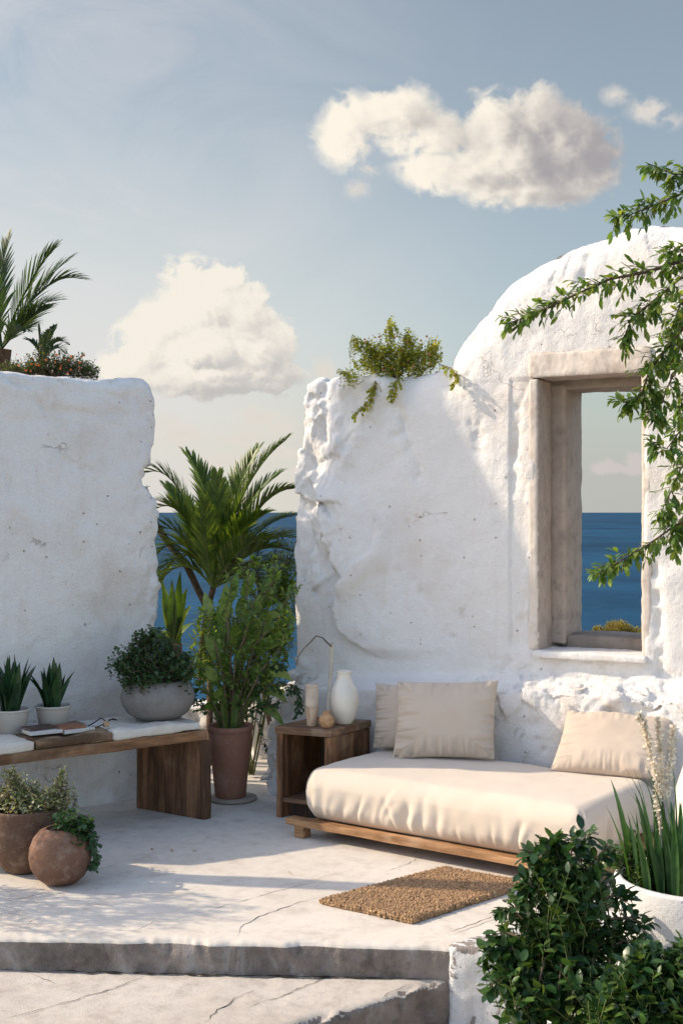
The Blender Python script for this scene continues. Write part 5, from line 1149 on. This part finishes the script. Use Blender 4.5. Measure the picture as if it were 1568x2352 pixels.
for i, pts in enumerate([[(600,1400),(630,1320),(672,1290)], [(605,1380),(620,1290),(655,1225)], [(600,1400),(640,1370),(676,1350)], [(595,1380),(590,1290),(600,1215)], [(595,1380),(560,1320),(530,1290)], [(605,1390),(650,1300),(690,1250)], [(600,1420),(640,1420),(680,1400)]]):
    spray(lf, st, [b_]+[at(x, y, 8.42-.03*i) for x, y in pts], .008, 46, .13, .020, .011, 440+i, .02, .75, 9, .25, .2)
lf.obj('foliage', M['leaf_vine'], r_); st.obj('stem', M['twig'], r_)
c = at(575, 1560, 8.2); r_ = thing('gap_shrub', Vector((c.x, c.y, 0)), 'broad bushy green shrub filling the gap low down behind the terracotta pot', 'shrub')
bush(r_, [(at(500, 1420, 8.25), (.15, .14, .16), 1.6), (at(590, 1450, 8.2), (.17, .14, .17), 2), (at(645, 1430, 8.2), (.09, .12, .16), 1.2), (at(600, 1540, 8.15), (.17, .13, .12), 1.3), (at(470, 1500, 8.2), (.11, .12, .13), 1), (at(655, 1330, 8.3), (.07, .1, .10), .6)], 420, .060, .026, M['leaf_shoot'], M['stem'], Vector((c.x, c.y, .02)), .16, 8, 62, .6, 12, .006)
# --- pine tops seen through the window
c = at(1415, 1462, 13.5); r_ = thing('pine_bush', Vector((c.x, c.y, -1.6)), 'sunlit yellow-green bushy treetop seen through the window against the sea', 'tree')
bush(r_, [(at(1418, 1440, 13.5), (.15, .2, .085), 3), (at(1452, 1450, 13.5), (.16, .2, .06), 2.2), (at(1370, 1446, 13.5), (.05, .08, .05), 1), (at(1478, 1456, 13.5), (.14, .2, .05), 1.4), (at(1410, 1490, 13.5), (.35, .3, .12), 3)], 900, .035, .008, M['leaf_pine'], M['bark'], Vector((c.x, c.y, .05)), .07, 14, 55, .6, 24, .012, leafname='crown')
tr = MB(); tr.tube([Vector((c.x, c.y, -1.7)), Vector((c.x+.05, c.y, -.8)), Vector((c.x, c.y, .3))], [.08, .06, .03], 8); tr.obj('trunk', M['bark'], r_)
# --- climber hanging in from the side
r_ = thing('climber', Vector((2.25, 6.0, 0)), 'leafy green climbing branches reaching in over the vault and window', 'climbing plant')
lf = MB(); st = MB(); D0 = 6.0
tr = MB(); tr.tube([Vector((2.2, 6.35, .0)), at(1740, 1600, 6.2), at(1690, 1250, 6.1), at(1670, 900, 6.0), at(1660, 600, 6.0), at(1660, 380, 6.0)], [.045, .04, .035, .03, .022, .012], 8); tr.obj('trunk', M['bark'], r_)
def V_(pts): return [at(x, y, D0+dd) for x, y, dd in pts]
br = [([(1660,560,0),(1560,600,-.05),(1480,625,-.1),(1400,640,-.1),(1330,672,-.1),(1270,700,-.12),(1215,725,-.12),(1163,745,-.12)], 62, .11, .010),
      ([(1660,440,0),(1600,430,0),(1540,455,0),(1480,480,-.05),(1410,505,-.05)], 44, .12, .008),
      ([(1660,380,0),(1600,400,0),(1545,400,0),(1487,375,-.05)], 30, .09, .006),
      ([(1660,600,0),(1560,640,-.1),(1500,690,-.15),(1450,730,-.15),(1425,790,-.15)], 44, .12, .008),
      ([(1665,700,0),(1580,740,-.1),(1530,800,-.12),(1490,850,-.15),(1470,910,-.15),(1430,925,-.15)], 56, .11, .008),
      ([(1665,750,0),(1590,800,0),(1540,870,-.1),(1515,930,-.12),(1500,955,-.12)], 40, .11, .007),
      ([(1670,950,0),(1610,960,0),(1560,990,-.05),(1530,1030,-.1),(1500,1025,-.1)], 26, .09, .006),
      ([(1670,1000,0),(1600,1020,0),(1560,1080,-.05),(1530,1150,-.1),(1515,1180,-.1)], 30, .10, .006),
      ([(1680,1150,0),(1600,1180,0),(1545,1210,-.1),(1480,1255,-.1),(1420,1290,-.12),(1376,1318,-.12)], 46, .09, .007),
      ([(1675,1080,0),(1600,1120,0),(1560,1200,-.05),(1545,1260,-.05)], 24, .10, .006),
      ([(1665,650,0),(1610,660,.1),(1560,700,.1),(1540,760,.1),(1550,830,.1)], 44, .13, .008),
      ([(1665,620,0),(1620,600,.0),(1570,570,.05),(1530,580,.05)], 24, .11, .006),
      ([(1665,850,0),(1610,860,.1),(1570,900,.1),(1555,960,.1)], 26, .11, .006)]
for i, (p, n, tl, r0) in enumerate(br): spray(lf, st, V_(p), r0, int(n*1.08), tl, .054, .021, 800+i, .12, .75, 6, .25, .12)
lf.obj('foliage', M['leaf_vine'], r_); st.obj('branch', M['bark'], r_)
# dry leaves on the ledge
rr = random.Random(31)
for i, (px, py, b) in enumerate([(1352,1588,-.08), (1396,1592,-.10), (1440,1590,-.05), (1470,1600,-.12), (1340,1595,-.12)]):
    a, z = w1(px, py, b); m_ = MB(); p = p1(a, z+.012, b); m_.leaf(p, Vector((rr.uniform(-1, 1), -.3, .05)), UP, .035, .02, .4, .2)
    tag(m_.obj('dry_leaf', M['dry_leaf'], None, True, p), 'brown dry leaf lying on the ledge below the window', 'dry leaf', 'dry leaves on the ledge')

# --- added potted olive, out of view, placed to cast dappled shade on the terrace
c = Vector((-2.72, 5.78, .002)); r_ = thing('dapple_shrub', c, 'added unseen olive shrub in a clay pot, placed to dapple the terrace', 'potted shrub')
pot(r_, c, [(.001, 0), (.12, 0), (.16, .1), (.18, .3), (.17, .32), (.15, .3), (.001, .28)], M['clay_brown'], 40, .005, 6, .15, .29)
bush(r_, [(c+Vector((0, 0, .95)), (.20, .24, .30), 2), (c+Vector((-.1, .05, 1.45)), (.22, .25, .30), 2), (c+Vector((0, -.2, 1.2)), (.2, .2, .2), 1)], 330, .05, .014, M['leaf_vine'], M['bark'], c+UP*.3, .14, 8, 91, .6, 14, .010)

for i, (px, py) in enumerate([(452,1953), (392,1951), (660,2004), (775,2058), (905,2040), (345,1948)]):
    g_ = ground(px, py, .006); m_ = MB(); m_.leaf(g_, Vector((rr.uniform(-1, 1), rr.uniform(-1, 1), .12)), UP, .022, .011, .4, .3)
    tag(m_.obj('dry_leaf', M['dry_leaf'], None, True, g_), 'tiny scrap of dry leaf on the bare terrace floor', 'dry leaf', 'dry leaf scraps on the terrace')
